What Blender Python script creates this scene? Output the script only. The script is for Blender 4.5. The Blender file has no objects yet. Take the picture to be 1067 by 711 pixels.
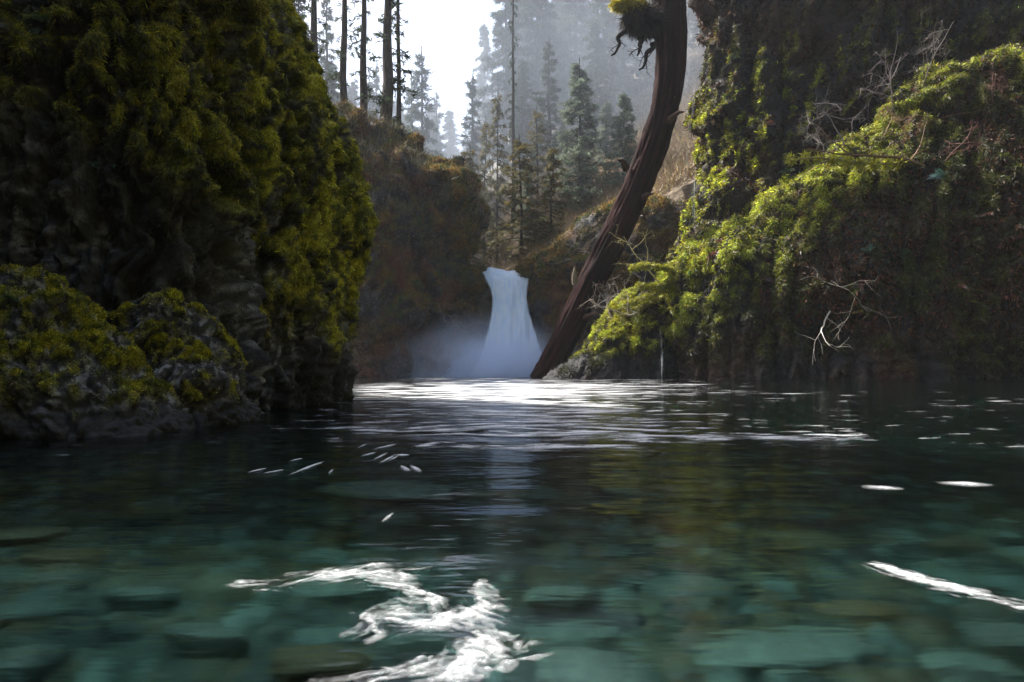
import bpy, math, random
import numpy as np
from mathutils import Vector, Matrix
from mathutils.bvhtree import BVHTree

random.seed(7)
RNG = np.random.default_rng(7)
S = bpy.context.scene
COL = S.collection
H, F, CX, HZ = 0.70, 711.3, 533.5, 385.0      # camera height, focal (photo px), centre column, horizon row

# ---------------------------------------------------------------- measuring helpers
def X(px, Y): return (px - CX) / F * Y
def Z(py, Y): return H + (HZ - py) / F * Y
def P(px, py, Y): return np.array([X(px, Y), Y, Z(py, Y)])
def ray(px, py):
    v = Vector(((px - CX) / F, 1.0, (HZ - py) / F)); v.normalize(); return v

# ---------------------------------------------------------------- noise (numpy)
_r = np.random.default_rng(11)
PERM = _r.permutation(256).astype(np.int64); PERM = np.concatenate([PERM, PERM, PERM])
_g = _r.normal(size=(256, 3)); GR = _g / np.linalg.norm(_g, axis=1)[:, None]
def perlin(p, seed=0):
    p = np.asarray(p, float) + seed * 17.31
    i = np.floor(p).astype(np.int64); f = p - i; i &= 255
    u = f * f * f * (f * (f * 6 - 15) + 10)
    out = 0
    for dx in (0, 1):
        wx = u[:, 0] if dx else 1 - u[:, 0]
        for dy in (0, 1):
            wy = u[:, 1] if dy else 1 - u[:, 1]
            for dz in (0, 1):
                wz = u[:, 2] if dz else 1 - u[:, 2]
                h = PERM[PERM[PERM[(i[:, 0] + dx) & 255] + ((i[:, 1] + dy) & 255)] + ((i[:, 2] + dz) & 255)]
                g = GR[h]
                d = g[:, 0] * (f[:, 0] - dx) + g[:, 1] * (f[:, 1] - dy) + g[:, 2] * (f[:, 2] - dz)
                out = out + wx * wy * wz * d
    return out * 1.5
def fbm(p, oct=4, seed=0, lac=2.03, gain=0.5):
    a, s, n = 1.0, 0, 0
    for k in range(oct):
        s = s + a * perlin(p * lac ** k, seed + k); n += a; a *= gain
    return s / n
def billow(p, oct=3, seed=0, gain=0.5):
    a, s, n = 1.0, 0, 0
    for k in range(oct):
        s = s + a * (np.abs(perlin(p * 2.1 ** k, seed + k)) * 2.0); n += a; a *= gain
    return s / n
def sm(a, b, x):
    t = np.clip((x - a) / (b - a), 0, 1); return t * t * (3 - 2 * t)
def nrm(v): return v / np.maximum(np.linalg.norm(v, axis=-1, keepdims=True), 1e-9)
def mixc(a, b, t):
    a = np.asarray(a, float); b = np.asarray(b, float); t = np.asarray(t)[:, None]
    return a * (1 - t) + b * t

# ---------------------------------------------------------------- mesh helpers
def mesh(name, V, faces, mat, col=None, attrs=None, smooth=True):
    """faces: int array (n,3) or (n,4)"""
    V = np.asarray(V, np.float32); faces = np.asarray(faces, np.int32)
    me = bpy.data.meshes.new(name)
    n, k = faces.shape
    me.vertices.add(len(V)); me.vertices.foreach_set('co', V.ravel())
    me.loops.add(n * k); me.loops.foreach_set('vertex_index', faces.ravel())
    me.polygons.add(n)
    me.polygons.foreach_set('loop_start', np.arange(0, n * k, k, dtype=np.int32))
    me.update(calc_edges=True)
    me.polygons.foreach_set('use_smooth', np.full(n, smooth))
    if col is not None:
        c = np.ones((len(V), 4), np.float32); c[:, :3] = col
        a = me.color_attributes.new('col', 'FLOAT_COLOR', 'POINT'); a.data.foreach_set('color', c.ravel())
    for an, av in (attrs or {}).items():
        a = me.attributes.new(an, 'FLOAT', 'POINT'); a.data.foreach_set('value', np.asarray(av, np.float32))
    if mat: me.materials.append(mat)
    return me
def link(name, me, parent=None):
    o = bpy.data.objects.new(name, me); COL.objects.link(o)
    if parent: o.parent = parent
    return o
def tag(o, label=None, cat=None, group=None, kind=None):
    if label: o['label'] = label
    if cat: o['category'] = cat
    if group: o['group'] = group
    if kind: o['kind'] = kind
    return o
def thing(name, label, cat, loc=(0, 0, 0), group=None):
    o = bpy.data.objects.new(name, None); COL.objects.link(o); o.location = loc
    o.empty_display_size = 0.2
    return tag(o, label, cat, group)
class Bag:
    """collects pieces of one mesh"""
    def __init__(s): s.V = []; s.Fc = []; s.C = []; s.n = 0
    def add(s, V, Fc, C):
        V = np.asarray(V, float); Fc = np.asarray(Fc)
        C = np.asarray(C, float)
        if C.ndim == 1: C = np.tile(C, (len(V), 1))
        s.V.append(V); s.Fc.append(Fc + s.n); s.C.append(C); s.n += len(V)
    def arrays(s): return np.concatenate(s.V), np.concatenate(s.Fc), np.concatenate(s.C)
    def build(s, name, mat, parent=None, off=(0, 0, 0), smooth=True):
        V, Fc, C = s.arrays()
        return link(name, mesh(name, V - np.asarray(off), Fc, mat, C, smooth=smooth), parent)

def tube(bag, pts, rad, sides, col, knobs=0.0, seed=0):
    """quads tube along pts"""
    pts = np.asarray(pts, float); rad = np.asarray(rad, float) * np.ones(len(pts)); n = len(pts)
    t = np.gradient(pts, axis=0); t = nrm(t)
    ref = np.array([0.31, 0.2, 0.93]) if abs(t[:, 2]).mean() < 0.8 else np.array([0.9, 0.3, 0.1])
    a = nrm(np.cross(t, ref)); b = np.cross(t, a)
    ang = np.arange(sides) / sides * 2 * math.pi
    V = (pts[:, None] + rad[:, None, None] * (np.cos(ang)[None, :, None] * a[:, None] + np.sin(ang)[None, :, None] * b[:, None])).reshape(-1, 3)
    if knobs:
        V = V + (V - np.repeat(pts, sides, 0)) * (fbm(V * (1.2 / max(rad.max(), .01)), 3, seed)[:, None] * knobs)
    i = np.arange(n - 1)[:, None] * sides; j = np.arange(sides)[None]; j2 = (j + 1) % sides
    Fq = np.stack([i + j, i + j2, i + sides + j2, i + sides + j], -1).reshape(-1, 4)
    bag.add(V, Fq, col)

# ---------------------------------------------------------------- materials
def newmat(name):
    m = bpy.data.materials.new(name); m.use_nodes = True
    nt = m.node_tree; nt.nodes.clear()
    out = nt.nodes.new('ShaderNodeOutputMaterial')
    def N(t, **kw):
        n = nt.nodes.new('ShaderNode' + t)
        for k, v in kw.items():
            if k in n.inputs: n.inputs[k].default_value = v
            else: setattr(n, k, v)
        return n
    def L(a, b): nt.links.new(a, b)
    return m, nt, N, L, out
def coords(N, L, scale=(1, 1, 1)):
    tc = N('TexCoord'); mp = N('Mapping'); mp.inputs['Scale'].default_value = scale
    L(tc.outputs['Object'], mp.inputs['Vector']); return mp.outputs['Vector']

def mat_rock(name, fine=9.0, bump=0.6, rough=0.85, dist=0.05):
    """colour from the 'col' attribute (moss, lichen, bare stone), broken up by noise"""
    m, nt, N, L, out = newmat(name)
    at = N('Attribute', attribute_name='col')
    v = coords(N, L)
    n1 = N('TexNoise', Scale=fine, Detail=8.0, Roughness=0.7); L(v, n1.inputs['Vector'])
    n2 = N('TexVoronoi', Scale=fine * 1.7); L(v, n2.inputs['Vector'])
    r = N('MapRange'); r.inputs['From Min'].default_value = 0.3; r.inputs['From Max'].default_value = 0.7
    r.inputs['To Min'].default_value = 0.35; r.inputs['To Max'].default_value = 1.5
    L(n1.outputs['Fac'], r.inputs['Value'])
    mul = N('VectorMath', operation='SCALE'); L(at.outputs['Color'], mul.inputs[0]); L(r.outputs[0], mul.inputs['Scale'])
    b = N('Bump', Strength=bump, Distance=dist); 
    ad = N('Math', operation='ADD'); L(n1.outputs['Fac'], ad.inputs[0]); 
    mm = N('Math', operation='MULTIPLY'); mm.inputs[1].default_value = 0.5; L(n2.outputs['Distance'], mm.inputs[0]); L(mm.outputs[0], ad.inputs[1])
    L(ad.outputs[0], b.inputs['Height'])
    p = N('BsdfPrincipled', Roughness=rough); p.inputs['Specular IOR Level'].default_value = 0.35
    L(mul.outputs[0], p.inputs['Base Color']); L(b.outputs[0], p.inputs['Normal'])
    L(p.outputs[0], out.inputs['Surface']); return m
def mat_leaf(name, transl=0.45, rough=0.6, gloss=0.06):
    m, nt, N, L, out = newmat(name)
    at = N('Attribute', attribute_name='col')
    n1 = N('TexNoise', Scale=2.0, Detail=3.0); L(coords(N, L), n1.inputs['Vector'])
    r = N('MapRange'); r.inputs['To Min'].default_value = 0.55; r.inputs['To Max'].default_value = 1.45
    L(n1.outputs['Fac'], r.inputs['Value'])
    mul = N('VectorMath', operation='SCALE'); L(at.outputs['Color'], mul.inputs[0]); L(r.outputs[0], mul.inputs['Scale'])
    d = N('BsdfDiffuse'); t = N('BsdfTranslucent'); g = N('BsdfGlossy', Roughness=rough)
    L(mul.outputs[0], d.inputs['Color']); L(mul.outputs[0], t.inputs['Color'])
    mx = N('MixShader'); mx.inputs[0].default_value = transl; L(d.outputs[0], mx.inputs[1]); L(t.outputs[0], mx.inputs[2])
    m2 = N('MixShader'); m2.inputs[0].default_value = gloss; L(mx.outputs[0], m2.inputs[1]); L(g.outputs[0], m2.inputs[2])
    L(m2.outputs[0], out.inputs['Surface']); return m
def mat_bark(name, scale=(6, 6, 0.8), bump=0.8):
    m, nt, N, L, out = newmat(name)
    at = N('Attribute', attribute_name='col')
    n1 = N('TexNoise', Scale=1.6, Detail=7.0, Roughness=0.7); L(coords(N, L, scale), n1.inputs['Vector'])
    r = N('MapRange'); r.inputs['From Min'].default_value = 0.3; r.inputs['From Max'].default_value = 0.7
    r.inputs['To Min'].default_value = 0.3; r.inputs['To Max'].default_value = 1.6
    L(n1.outputs['Fac'], r.inputs['Value'])
    mul = N('VectorMath', operation='SCALE'); L(at.outputs['Color'], mul.inputs[0]); L(r.outputs[0], mul.inputs['Scale'])
    b = N('Bump', Strength=bump, Distance=0.08); L(n1.outputs['Fac'], b.inputs['Height'])
    p = N('BsdfPrincipled', Roughness=0.85); p.inputs['Specular IOR Level'].default_value = 0.08; L(mul.outputs[0], p.inputs['Base Color']); L(b.outputs[0], p.inputs['Normal'])
    L(p.outputs[0], out.inputs['Surface']); return m

M_ROCK_NEAR = mat_rock('mossy_basalt_near', 14.0, 0.7, 0.8, 0.03)
M_ROCK_FAR = mat_rock('mossy_basalt_far', 3.5, 0.8, 0.85, 0.15)
M_STONE = mat_rock('river_stone_surface', 7.0, 0.15, 0.6, 0.01)
M_MOSS = mat_leaf('moss_fronds', 0.45, 0.5, 0.03)
M_LEAF = mat_leaf('leaves', 0.35, 0.35, 0.10)
M_NEEDLE = mat_leaf('conifer_needles', 0.35, 0.6, 0.03)
M_BARK = mat_bark('bark')
M_LOG = mat_bark('log_bark', (5, 5, 0.7), 1.0)
M_TWIG = mat_leaf('twigs', 0.0, 0.6, 0.04)
M_SOIL = mat_rock('forest_floor', 1.2, 0.8, 0.95, 0.3)

# ---------------------------------------------------------------- lofted rocks
BVH = {}
def curve(lst, Y):
    """[(py, px)] -> arrays z, x sorted by z at distance Y"""
    a = np.array(sorted([(Z(py, Y), X(px, Y)) for py, px in lst])); return a[:, 0], a[:, 1]
def smooth1(a, k):
    if k < 2: return a
    w = np.hanning(k + 2)[1:-1]; w /= w.sum()
    pad = np.pad(a, (k // 2, k - 1 - k // 2), mode='edge'); return np.convolve(pad, w, mode='valid')
def loft(left, right, Y, depth, step, bottom=-0.9, top=None, p=0.75, back=0.0, lean=None):
    """closed rounded rock whose outline at distance Y runs through the two edge lists; depth: [(z, half depth)]"""
    zl, xl = curve(left, Y); zr, xr = curve(right, Y)
    ztop = top if top is not None else max(zl.max(), zr.max())
    nv = int((ztop - bottom) / step) + 2
    z = np.linspace(bottom, ztop, nv)
    k = max(3, int(0.05 * nv))
    a = smooth1(np.interp(z, zl, xl), k); b = smooth1(np.interp(z, zr, xr), k)
    dz = np.array(depth, float); d = smooth1(np.interp(z, dz[:, 0], dz[:, 1]), k)
    sh = np.zeros(nv) if lean is None else smooth1(np.interp(z, np.array(lean, float)[:, 0], np.array(lean, float)[:, 1]), k)
    # rounded cap over the last part
    cap = np.clip((ztop - z) / max(0.10 * (ztop - bottom), step * 3), 0, 1); cap = np.sqrt(1 - (1 - cap) ** 2)
    cx, hw = (a + b) / 2, (b - a) / 2 * np.maximum(cap, 0.02); d = d * np.maximum(cap, 0.02)
    per = 4 * max(hw.max(), d.max()) + 2 * min(hw.max(), d.max())
    nu = int(per / step)
    # perimeter parameter made roughly even on the superellipse
    th = np.linspace(0, 2 * math.pi, 4001)
    sx = np.sign(np.cos(th)) * np.abs(np.cos(th)) ** p * hw.max(); sy = np.sign(np.sin(th)) * np.abs(np.sin(th)) ** p * d.max()
    s = np.concatenate([[0], np.cumsum(np.hypot(np.diff(sx), np.diff(sy)))])
    th = np.interp(np.linspace(0, s[-1], nu + 1)[:-1], s, th)
    c = np.sign(np.cos(th)) * np.abs(np.cos(th)) ** p; sn = np.sign(np.sin(th)) * np.abs(np.sin(th)) ** p
    G = np.empty((nv, nu, 3))
    G[..., 0] = cx[:, None] + hw[:, None] * c; G[..., 1] = Y + sh[:, None] + d[:, None] * sn; G[..., 2] = z[:, None]
    return G
def gnormals(G):
    du = np.roll(G, -1, 1) - np.roll(G, 1, 1); dv = np.gradient(G, axis=0)
    return nrm(np.cross(du, dv))
def gfaces(nv, nu, wrap=True):
    i = np.arange(nv - 1)[:, None] * nu; j = np.arange(nu if wrap else nu - 1)[None]; j2 = (j + 1) % nu
    return np.stack([i + j, i + j2, i + nu + j2, i + nu + j], -1).reshape(-1, 4)

def tufts(name, V, Fc, C, M, parent, count, size, mat, blades=3, droop=0.35, dens=None, frame=(-0.12, 1.12), colf=None, wid=0.42, up=0.0):
    """small moss / leaf blades growing out of the surface; V,Fc,C,M surface arrays, M = moss cover 0..1"""
    a, b, c, d = (V[Fc[:, k]] for k in range(4)); cen = (a + b + c + d) / 4
    n = np.cross(c - a, d - b); ar = np.linalg.norm(n, axis=1) / 2; n = nrm(n)
    cam = np.array([0, 0, H]); tc = nrm(cam - cen)
    sx = cen[:, 0] / np.maximum(cen[:, 1], .1) * F / 1067 + 0.5; sy = (HZ - (cen[:, 2] - H) / np.maximum(cen[:, 1], .1) * F) / 711
    w = ar * (Mf(M, Fc)) * (cen[:, 1] > 0.5) * (cen[:, 2] > 0.02) * (sx > frame[0]) * (sx < frame[1]) * (sy > -0.25) * ((n * tc).sum(1) > -0.45)
    if dens is not None: w = w * dens(cen, n)
    if w.sum() <= 0: return None
    r = np.random.default_rng(count + len(name))
    idx = np.searchsorted(np.cumsum(w) / w.sum(), r.random(count)); idx = np.minimum(idx, len(w) - 1)
    u, v = r.random(count)[:, None], r.random(count)[:, None]
    p = (a[idx] * (1 - u) + b[idx] * u) * (1 - v) + (d[idx] * (1 - u) + c[idx] * u) * v
    nn = n[idx]; cc = (C[Fc[idx, 0]])
    out = np.empty((count, blades, 3, 3)); colr = np.empty((count, blades, 3, 3))
    for k in range(blades):
        dr = nn * 0.75 + r.normal(size=(count, 3)) * 0.45; dr[:, 2] += -droop + up; dr = nrm(dr)
        side = nrm(np.cross(dr, r.normal(size=(count, 3))))
        L_ = size * r.uniform(0.5, 1.4, (count, 1)); q = p + r.normal(size=(count, 3)) * size * 0.3 - nn * size * 0.1
        out[:, k, 0] = q - side * L_ * wid * 0.5; out[:, k, 1] = q + side * L_ * wid * 0.5; out[:, k, 2] = q + dr * L_
        tint = np.exp(r.normal(-.12, .5, (count, 1))) * cc * r.uniform(0.82, 1.18, (count, 3))
        if colf is not None: tint = colf(tint, p, r)
        for j in range(3): colr[:, k, j] = tint * (.6, .6, 1.8)[j]      # young tips are brighter
    VV = out.reshape(-1, 3); FF = np.arange(len(VV)).reshape(-1, 3)
    return link(name, mesh(name, VV, FF, mat, colr.reshape(-1, 3), smooth=False), parent)
def Mf(M, Fc): return M[Fc].mean(1)

# moss and stone palettes (real base colours)
MOSS_Y = np.array([0.205, 0.192, 0.012]); MOSS_G = np.array([0.062, 0.070, 0.008]); MOSS_D = np.array([0.022, 0.030, 0.008])
MOSS_L = np.array([0.29, 0.33, 0.030]); BROWN = np.array([0.075, 0.042, 0.018]); RED = np.array([0.115, 0.030, 0.018])
BAS = np.array([0.013, 0.012, 0.013]); GREY = np.array([0.16, 0.16, 0.17]); OCH = np.array([0.14, 0.085, 0.02])

def rock(label, G, mat, disp, paint, tuft=None, name='cliff', cat='cliff', part='rock_face', group=None, key=None, cleft=.06):
    nv, nu = G.shape[:2]
    n = gnormals(G); V = G.reshape(-1, 3); N_ = n.reshape(-1, 3)
    V = V + N_ * disp(V, N_)[:, None]
    G2 = V.reshape(nv, nu, 3); N2 = gnormals(G2).reshape(-1, 3)
    Cr, Cm, cov, *ex = paint(V, N2)
    moss_shade = cleft + (1 - cleft) * sm(.20, .46, disp.bulge + fbm(V * 3, 2, 77) * .14)     # moss kept to the bulges; crease shade painted in as dark bare stone
    cov = cov * moss_shade; M = (ex[0] * moss_shade) if ex else cov
    t_ = cov[:, None]; C = Cr * (1 - t_) + Cm * t_
    Fc = gfaces(nv, nu)
    # close the top
    tc = G2[-1].mean(0); V = np.vstack([V, tc]); C = np.vstack([C, C[-1]]); M = np.append(M, M[-1])
    k = np.arange(nu); top = (nv - 1) * nu
    cap = np.stack([top + k, top + (k + 1) % nu, np.full(nu, len(V) - 1), np.full(nu, len(V) - 1)], -1)[:0]
    base = V[:nu].mean(0); base[2] = max(base[2], 0)
    root = thing(name, label, cat, tuple(base), group)
    me = mesh(part, V - base, Fc, mat, C)
    link(part, me, root)
    if key: BVH[key] = BVHTree.FromPolygons(V[:nv * nu].tolist(), Fc.tolist()); 
    for t in (tuft or []):  # moss, litter, brush
        o = tufts(t.get('name', 'moss'), V, Fc, C, M if t.get('on', 'moss') == 'moss' else 1 - M, root, t['count'], t['size'], t.get('mat', M_MOSS),
                  t.get('blades', 3), t.get('droop', .35), t.get('dens'), colf=t.get('colf'), wid=t.get('wid', .42), up=t.get('up', 0.0))
        if o:
            co = np.empty(len(o.data.vertices) * 3, np.float32); o.data.vertices.foreach_get('co', co)
            co = co.reshape(-1, 3) - base.astype(np.float32); o.data.vertices.foreach_set('co', co.ravel())
            o['kind'] = 'stuff'
    return root, V, Fc
def hit(keys, px, py):
    best = None
    for k in keys:
        h = BVH[k].ray_cast(Vector((0, 0, H)), ray(px, py))
        if h[0] is not None and (best is None or h[3] < best[3]): best = h
    return best

# --- displacement recipes
def drape(amp1, s1, amp2, s2, amp3, s3, stretch=2.6, seed=0, groove=.7):
    def f(V, N_):
        q = V.copy(); w = fbm(V / (s2 * 2.5), 2, seed + 40)[:, None] * s2 * 0.9
        q = q + w
        st = np.array([1, 1, 1 / stretch])
        a = fbm(V / s1, 3, seed) * amp1
        bb = billow(q * st / s2, 2, seed + 5); f.bulge = bb
        b = (bb - 0.45) * amp2
        c = (billow(q * np.array([1, 1, 1 / 1.5]) / s3, 2, seed + 9) - 0.45) * amp3
        g_ = 1 - np.abs(perlin(q * np.array([1, 1, 1 / 7.0]) / (s2 * 2.6), seed + 13)) * 5      # deep vertical clefts
        return a + b + c - np.clip(g_, 0, 1) * amp2 * groove
    return f

# ===================================================================== LEFT WALL
def paint_left(seed, barelow, dark, lift=1.0):
    def f(V, N_):
        n1 = fbm(V / np.array([.9, .9, 1.8]), 4, seed); n2 = fbm(V / 0.22, 3, seed + 3); n3 = fbm(V / 2.6, 3, seed + 6)
        hz = V[:, 2] + n1 * 1.2
        cover = sm(barelow - 0.5, barelow + 0.8, hz) * sm(-0.38, 0.05, n1 + 0.5 * N_[:, 2] + 0.20 + .5 * fbm(V / np.array([.3, .3, 1.6]), 2, seed + 15))
        C = mixc(BAS, GREY, sm(0.02, 0.35, n2) * sm(-.25, .25, n3 + .05) * 0.9)
        n4 = fbm(V / np.array([.16, .16, .75]), 3, seed + 11); mo = mixc(MOSS_G * .8, MOSS_Y * 1.25, sm(-0.25, 0.3, n1 * .7 + n4 * 1.0 + N_[:, 2] * 0.4))
        mo = mo * lift * (1 - sm(0.05, 0.4, n3)[:, None] * .5) + BROWN * sm(0.05, 0.4, n3)[:, None] * .5
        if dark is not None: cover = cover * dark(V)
        return C, mo, cover
    return f
YA, YB = 10.5, 14.5
GA = loft([(-700, -760), (450, -700)], [(-700, 300), (-150, 262), (0, 247), (60, 240), (120, 244), (180, 238), (240, 236), (300, 238), (330, 243), (360, 250), (440, 252)],
          YA, [(-1, 2.0), (14, 2.2)], 0.045, bottom=-.9, top=13.0, p=0.7)
gloomA = lambda V: 1 - 0.93 * sm(-0.35, 0.35, (-(V[:, 0] + 6.2) * 0.55 - (V[:, 2] - 3.7)) + 0.5)  # overhang gloom painted in: moss thinned to dark rock colour here
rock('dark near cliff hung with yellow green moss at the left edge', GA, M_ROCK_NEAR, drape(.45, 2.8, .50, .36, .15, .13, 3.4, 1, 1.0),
     paint_left(2, 1.6, gloomA), [dict(count=190000, size=.065, droop=.9, wid=.2)], key='A')
GB = loft([(-700, 60), (450, 90)], [(-700, 215), (-250, 235), (-100, 268), (0, 299), (50, 317), (90, 332), (112, 344), (135, 362), (150, 366), (180, 367), (215, 369), (235, 373), (255, 373), (280, 366), (330, 359), (370, 356), (400, 355), (425, 352), (440, 352)],
          YB, [(-1, 3.0), (15, 3.0)], 0.05, bottom=-.9, top=14.0, p=0.78)
rock('tall cliff bulge with backlit golden moss on its right edge', GB, M_ROCK_NEAR, drape(.30, 2.2, .30, .34, .14, .13, 3.6, 21, 1.1),
     paint_left(23, 1.3, None, 1.35), [dict(count=240000, size=.065, droop=.9, wid=.2)], key='B')

def paint_boulder(seed, bias=0.0):
    def f(V, N_):
        n1 = fbm(V / .55, 4, seed); n2 = fbm(V / .12, 3, seed + 3)
        cover = sm(0.25, 0.6, V[:, 2] + n1 * .5) * sm(-0.12, 0.2, n1 + n2 * .45 + 0.2 * N_[:, 2] + bias)
        C = mixc(BAS * 1.5, GREY * 1.3, sm(-.02, 0.4, n2 + N_[:, 2] * .25) * sm(.12, .55, V[:, 2] + n1 * .3))
        mo = mixc(MOSS_G * 1.3, MOSS_Y * 1.35, sm(-0.3, 0.25, n2 + n1 * .7))
        return C, mo, cover
    return f
G1 = loft([(282, -60), (300, -130), (470, -160)], [(281, -5), (284, 20), (297, 45), (316, 72), (330, 86), (350, 102), (375, 132), (405, 164), (440, 190), (470, 205)],
          7.9, [(-1, 1.25), (.5, 1.05), (1.9, .5)], 0.022, bottom=-.7, p=.85)
rock('mossy boulder rising from the water at the left frame edge', G1, M_ROCK_NEAR, drape(.36, .8, .15, .34, .05, .10, 1.0, 31, .4),
     paint_boulder(33, .16), [dict(count=60000, size=.028, droop=0.0)], name='boulder', cat='boulder', key='C', part='rock_body')
G2_ = loft([(311, 168), (320, 150), (340, 128), (360, 112), (450, 90)], [(311, 172), (316, 190), (330, 212), (345, 224), (365, 232), (390, 240), (415, 248), (432, 256), (460, 260)],
          9.2, [(-1, 1.2), (.5, 1.0), (1.7, .4)], 0.024, bottom=-.7, p=.85)
rock('smaller pointed boulder with grey top beside the moss cliff foot', G2_, M_ROCK_NEAR, drape(.26, .7, .12, .30, .05, .09, 1.0, 41, .4),
     paint_boulder(44, -.12), [dict(count=42000, size=.028, droop=0.0)], name='boulder', cat='boulder', key='D', part='rock_body')

# ===================================================================== MIDDLE CLIFFS ROUND THE FALLS
def paint_mid(seed, yellow=None):
    def f(V, N_):
        n1 = fbm(V / 3.0, 4, seed); n2 = fbm(V / .8, 3, seed + 3); n3 = fbm(V / 6.0, 3, seed + 8)
        C = mixc(BAS * 1.6, GREY * .9, sm(0.1, 0.4, n2) * .6)
        br = sm(-0.2, 0.25, n1 + .15 * N_[:, 2])
        C = C * (1 - br[:, None] * .8) + mixc(BROWN * 1.2, RED * 1.2, sm(-.2, .4, n3)) * br[:, None] * .8
        cover = sm(0.0, 0.35, n1 * .8 + .6 * N_[:, 2] + n3 * .7)
        if yellow is not None: cover = np.maximum(cover, yellow(V) * sm(-.2, .2, n2 + .15))
        cover = cover * sm(2.0, 5.0, V[:, 2] + n1 * 3)
        mo = mixc(MOSS_D * 2, OCH, sm(-.3, .3, n2 + n1 * .5))
        return C, mo, cover, np.clip(cover + br * .4, 0, 1)
    return f
GM = loft([(118, 130), (400, 120)], [(118, 385), (130, 402), (150, 417), (168, 440), (178, 478), (192, 499), (210, 510), (240, 511), (258, 492), (270, 485), (285, 485), (300, 495), (330, 506), (360, 500), (400, 494)],
          67, [(-1, 8.5), (12, 8), (24, 5)], 0.17, bottom=-1.2, p=.8)
yel = lambda V: sm(2.2, 0.4, np.abs(V[:, 0] - X(488, 66) + (V[:, 2] - 14) * .12)) * sm(5, 9, V[:, 2])
rock('brown brushy cliff on the left side of the waterfall', GM, M_ROCK_FAR, drape(1.5, 9, 1.9, 3.2, .7, .9, 1.3, 51), paint_mid(53, yel),
     [dict(count=70000, size=.24, up=.5, wid=.3, droop=.1), dict(name='brush', on='rock', count=9000, size=.9, wid=.05, up=.6, droop=0, blades=4, mat=M_TWIG, dens=lambda c, n: sm(.1, .5, n[:, 2]) * sm(9, 14, c[:, 2]) + .05, colf=lambda t, p, r: mixc([.16, .11, .07], [.10, .11, .04], r.random(len(t))) * r.uniform(.4, 1.5, (len(t), 1))), dict(name='leaf_litter', on='rock', count=16000, size=.20, colf=lambda t, p, r: t * 0 + mixc(BROWN * 1.5, GREY * 1.2, (r.random(len(t)) > .7) * 1.0) * r.uniform(.4, 1.3, (len(t), 1)))], key='M')
GR_ = loft([(214, 640), (222, 612), (232, 598), (245, 578), (262, 560), (278, 543), (288, 538), (295, 545), (300, 547), (320, 546), (340, 553), (370, 566), (400, 575)],
           [(214, 700), (232, 800), (400, 830)], 67, [(-1, 6.5), (8, 6), (16, 4)], 0.17, bottom=-1.2, p=.8)
rock('dark rounded cliff on the right side of the waterfall behind the log', GR_, M_ROCK_FAR, drape(.9, 8, .7, 2.5, .35, .8, 1.2, 61), paint_mid(63, lambda V: sm(4.0, 0.5, np.abs(V[:, 2] - (9.5 + (V[:, 0] - X(552, 67)) * .95))) * sm(9, 6, V[:, 0])),
     [dict(count=30000, size=.24, up=.4, wid=.3)], key='R')
GL = loft([(284, 512), (288, 505), (305, 500), (330, 500)], [(284, 520), (290, 548), (300, 570), (330, 575)], 70, [(7, 2.5), (11, 1.6)], 0.14, bottom=7.0, p=.9)
rock('low grey river ledge at the brink of the waterfall', GL, M_ROCK_FAR, drape(.3, 3, .2, 1, .1, .4, 1, 71), paint_mid(73), [dict(count=3000, size=.12)], name='rock_ledge', cat='ledge', part='rock_body')

# ===================================================================== RIGHT SIDE
def paint_right(seed, edge=None, slope=0.0, dark=0.0):
    def f(V, N_):
        n1 = fbm(V / np.array([2.2, 2.2, 4.0]), 4, seed); n2 = fbm(V / .7, 3, seed + 3); n3 = fbm(V / 5.0, 3, seed + 8)
        C = mixc(BAS * 1.0, GREY * .35, sm(0.15, 0.45, n2) * .5)
        br = sm(-0.15, 0.3, n3 + n2 * .4)
        C = C * (1 - br[:, None] * .8) + mixc(BROWN * .4, RED * .45, sm(-.1, .35, n1)) * br[:, None] * .8
        cover = sm(-0.1, 0.3, n1 + .5 * N_[:, 2] + slope)
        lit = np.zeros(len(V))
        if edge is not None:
            lit = edge(V, N_) * sm(-.25, .2, n2 * 1.3 + .16 + n1 * .4); cover = np.maximum(cover * (1 - dark), lit); f_ = 0  # sunlight painted into the colour: brighter moss on the edge faces
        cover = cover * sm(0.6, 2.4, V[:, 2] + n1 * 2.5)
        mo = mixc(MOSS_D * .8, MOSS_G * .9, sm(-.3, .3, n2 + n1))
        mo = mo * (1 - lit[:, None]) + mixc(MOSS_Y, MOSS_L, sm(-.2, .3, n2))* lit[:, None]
        return C, mo, cover
    return f
GO = loft([(-700, 690), (-200, 712), (0, 722), (60, 728), (120, 734), (165, 739), (195, 735), (215, 722), (240, 706), (262, 690), (300, 682), (400, 676)],
          [(-700, 1900), (400, 1900)], 60, [(-1, 10.0), (20, 9), (70, 10)], 0.24, bottom=-1.2, top=36, p=.72)
def lit_rimO(V, N_): return sm(0.45, 0.9, -N_[:, 0] + .3 * N_[:, 2]) * sm(34, 20, V[:, 2])  # left-facing rim coloured brighter, as if lit
rock('sheer dark wet cliff above the mossy mound on the right', GO, M_ROCK_FAR, drape(1.2, 9, 1.3, 2.2, .6, .7, 3.2, 81), paint_right(83, lit_rimO, -.2, .9),
     [dict(count=60000, size=.27), dict(name='brown_ferns', on='rock', count=24000, size=.30, droop=.8, colf=lambda t, p, r: mixc(BROWN * .7, RED * .6, r.random(len(t)) ** 2) * r.uniform(.2, 1.4, (len(t), 1)))], key='O')
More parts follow.
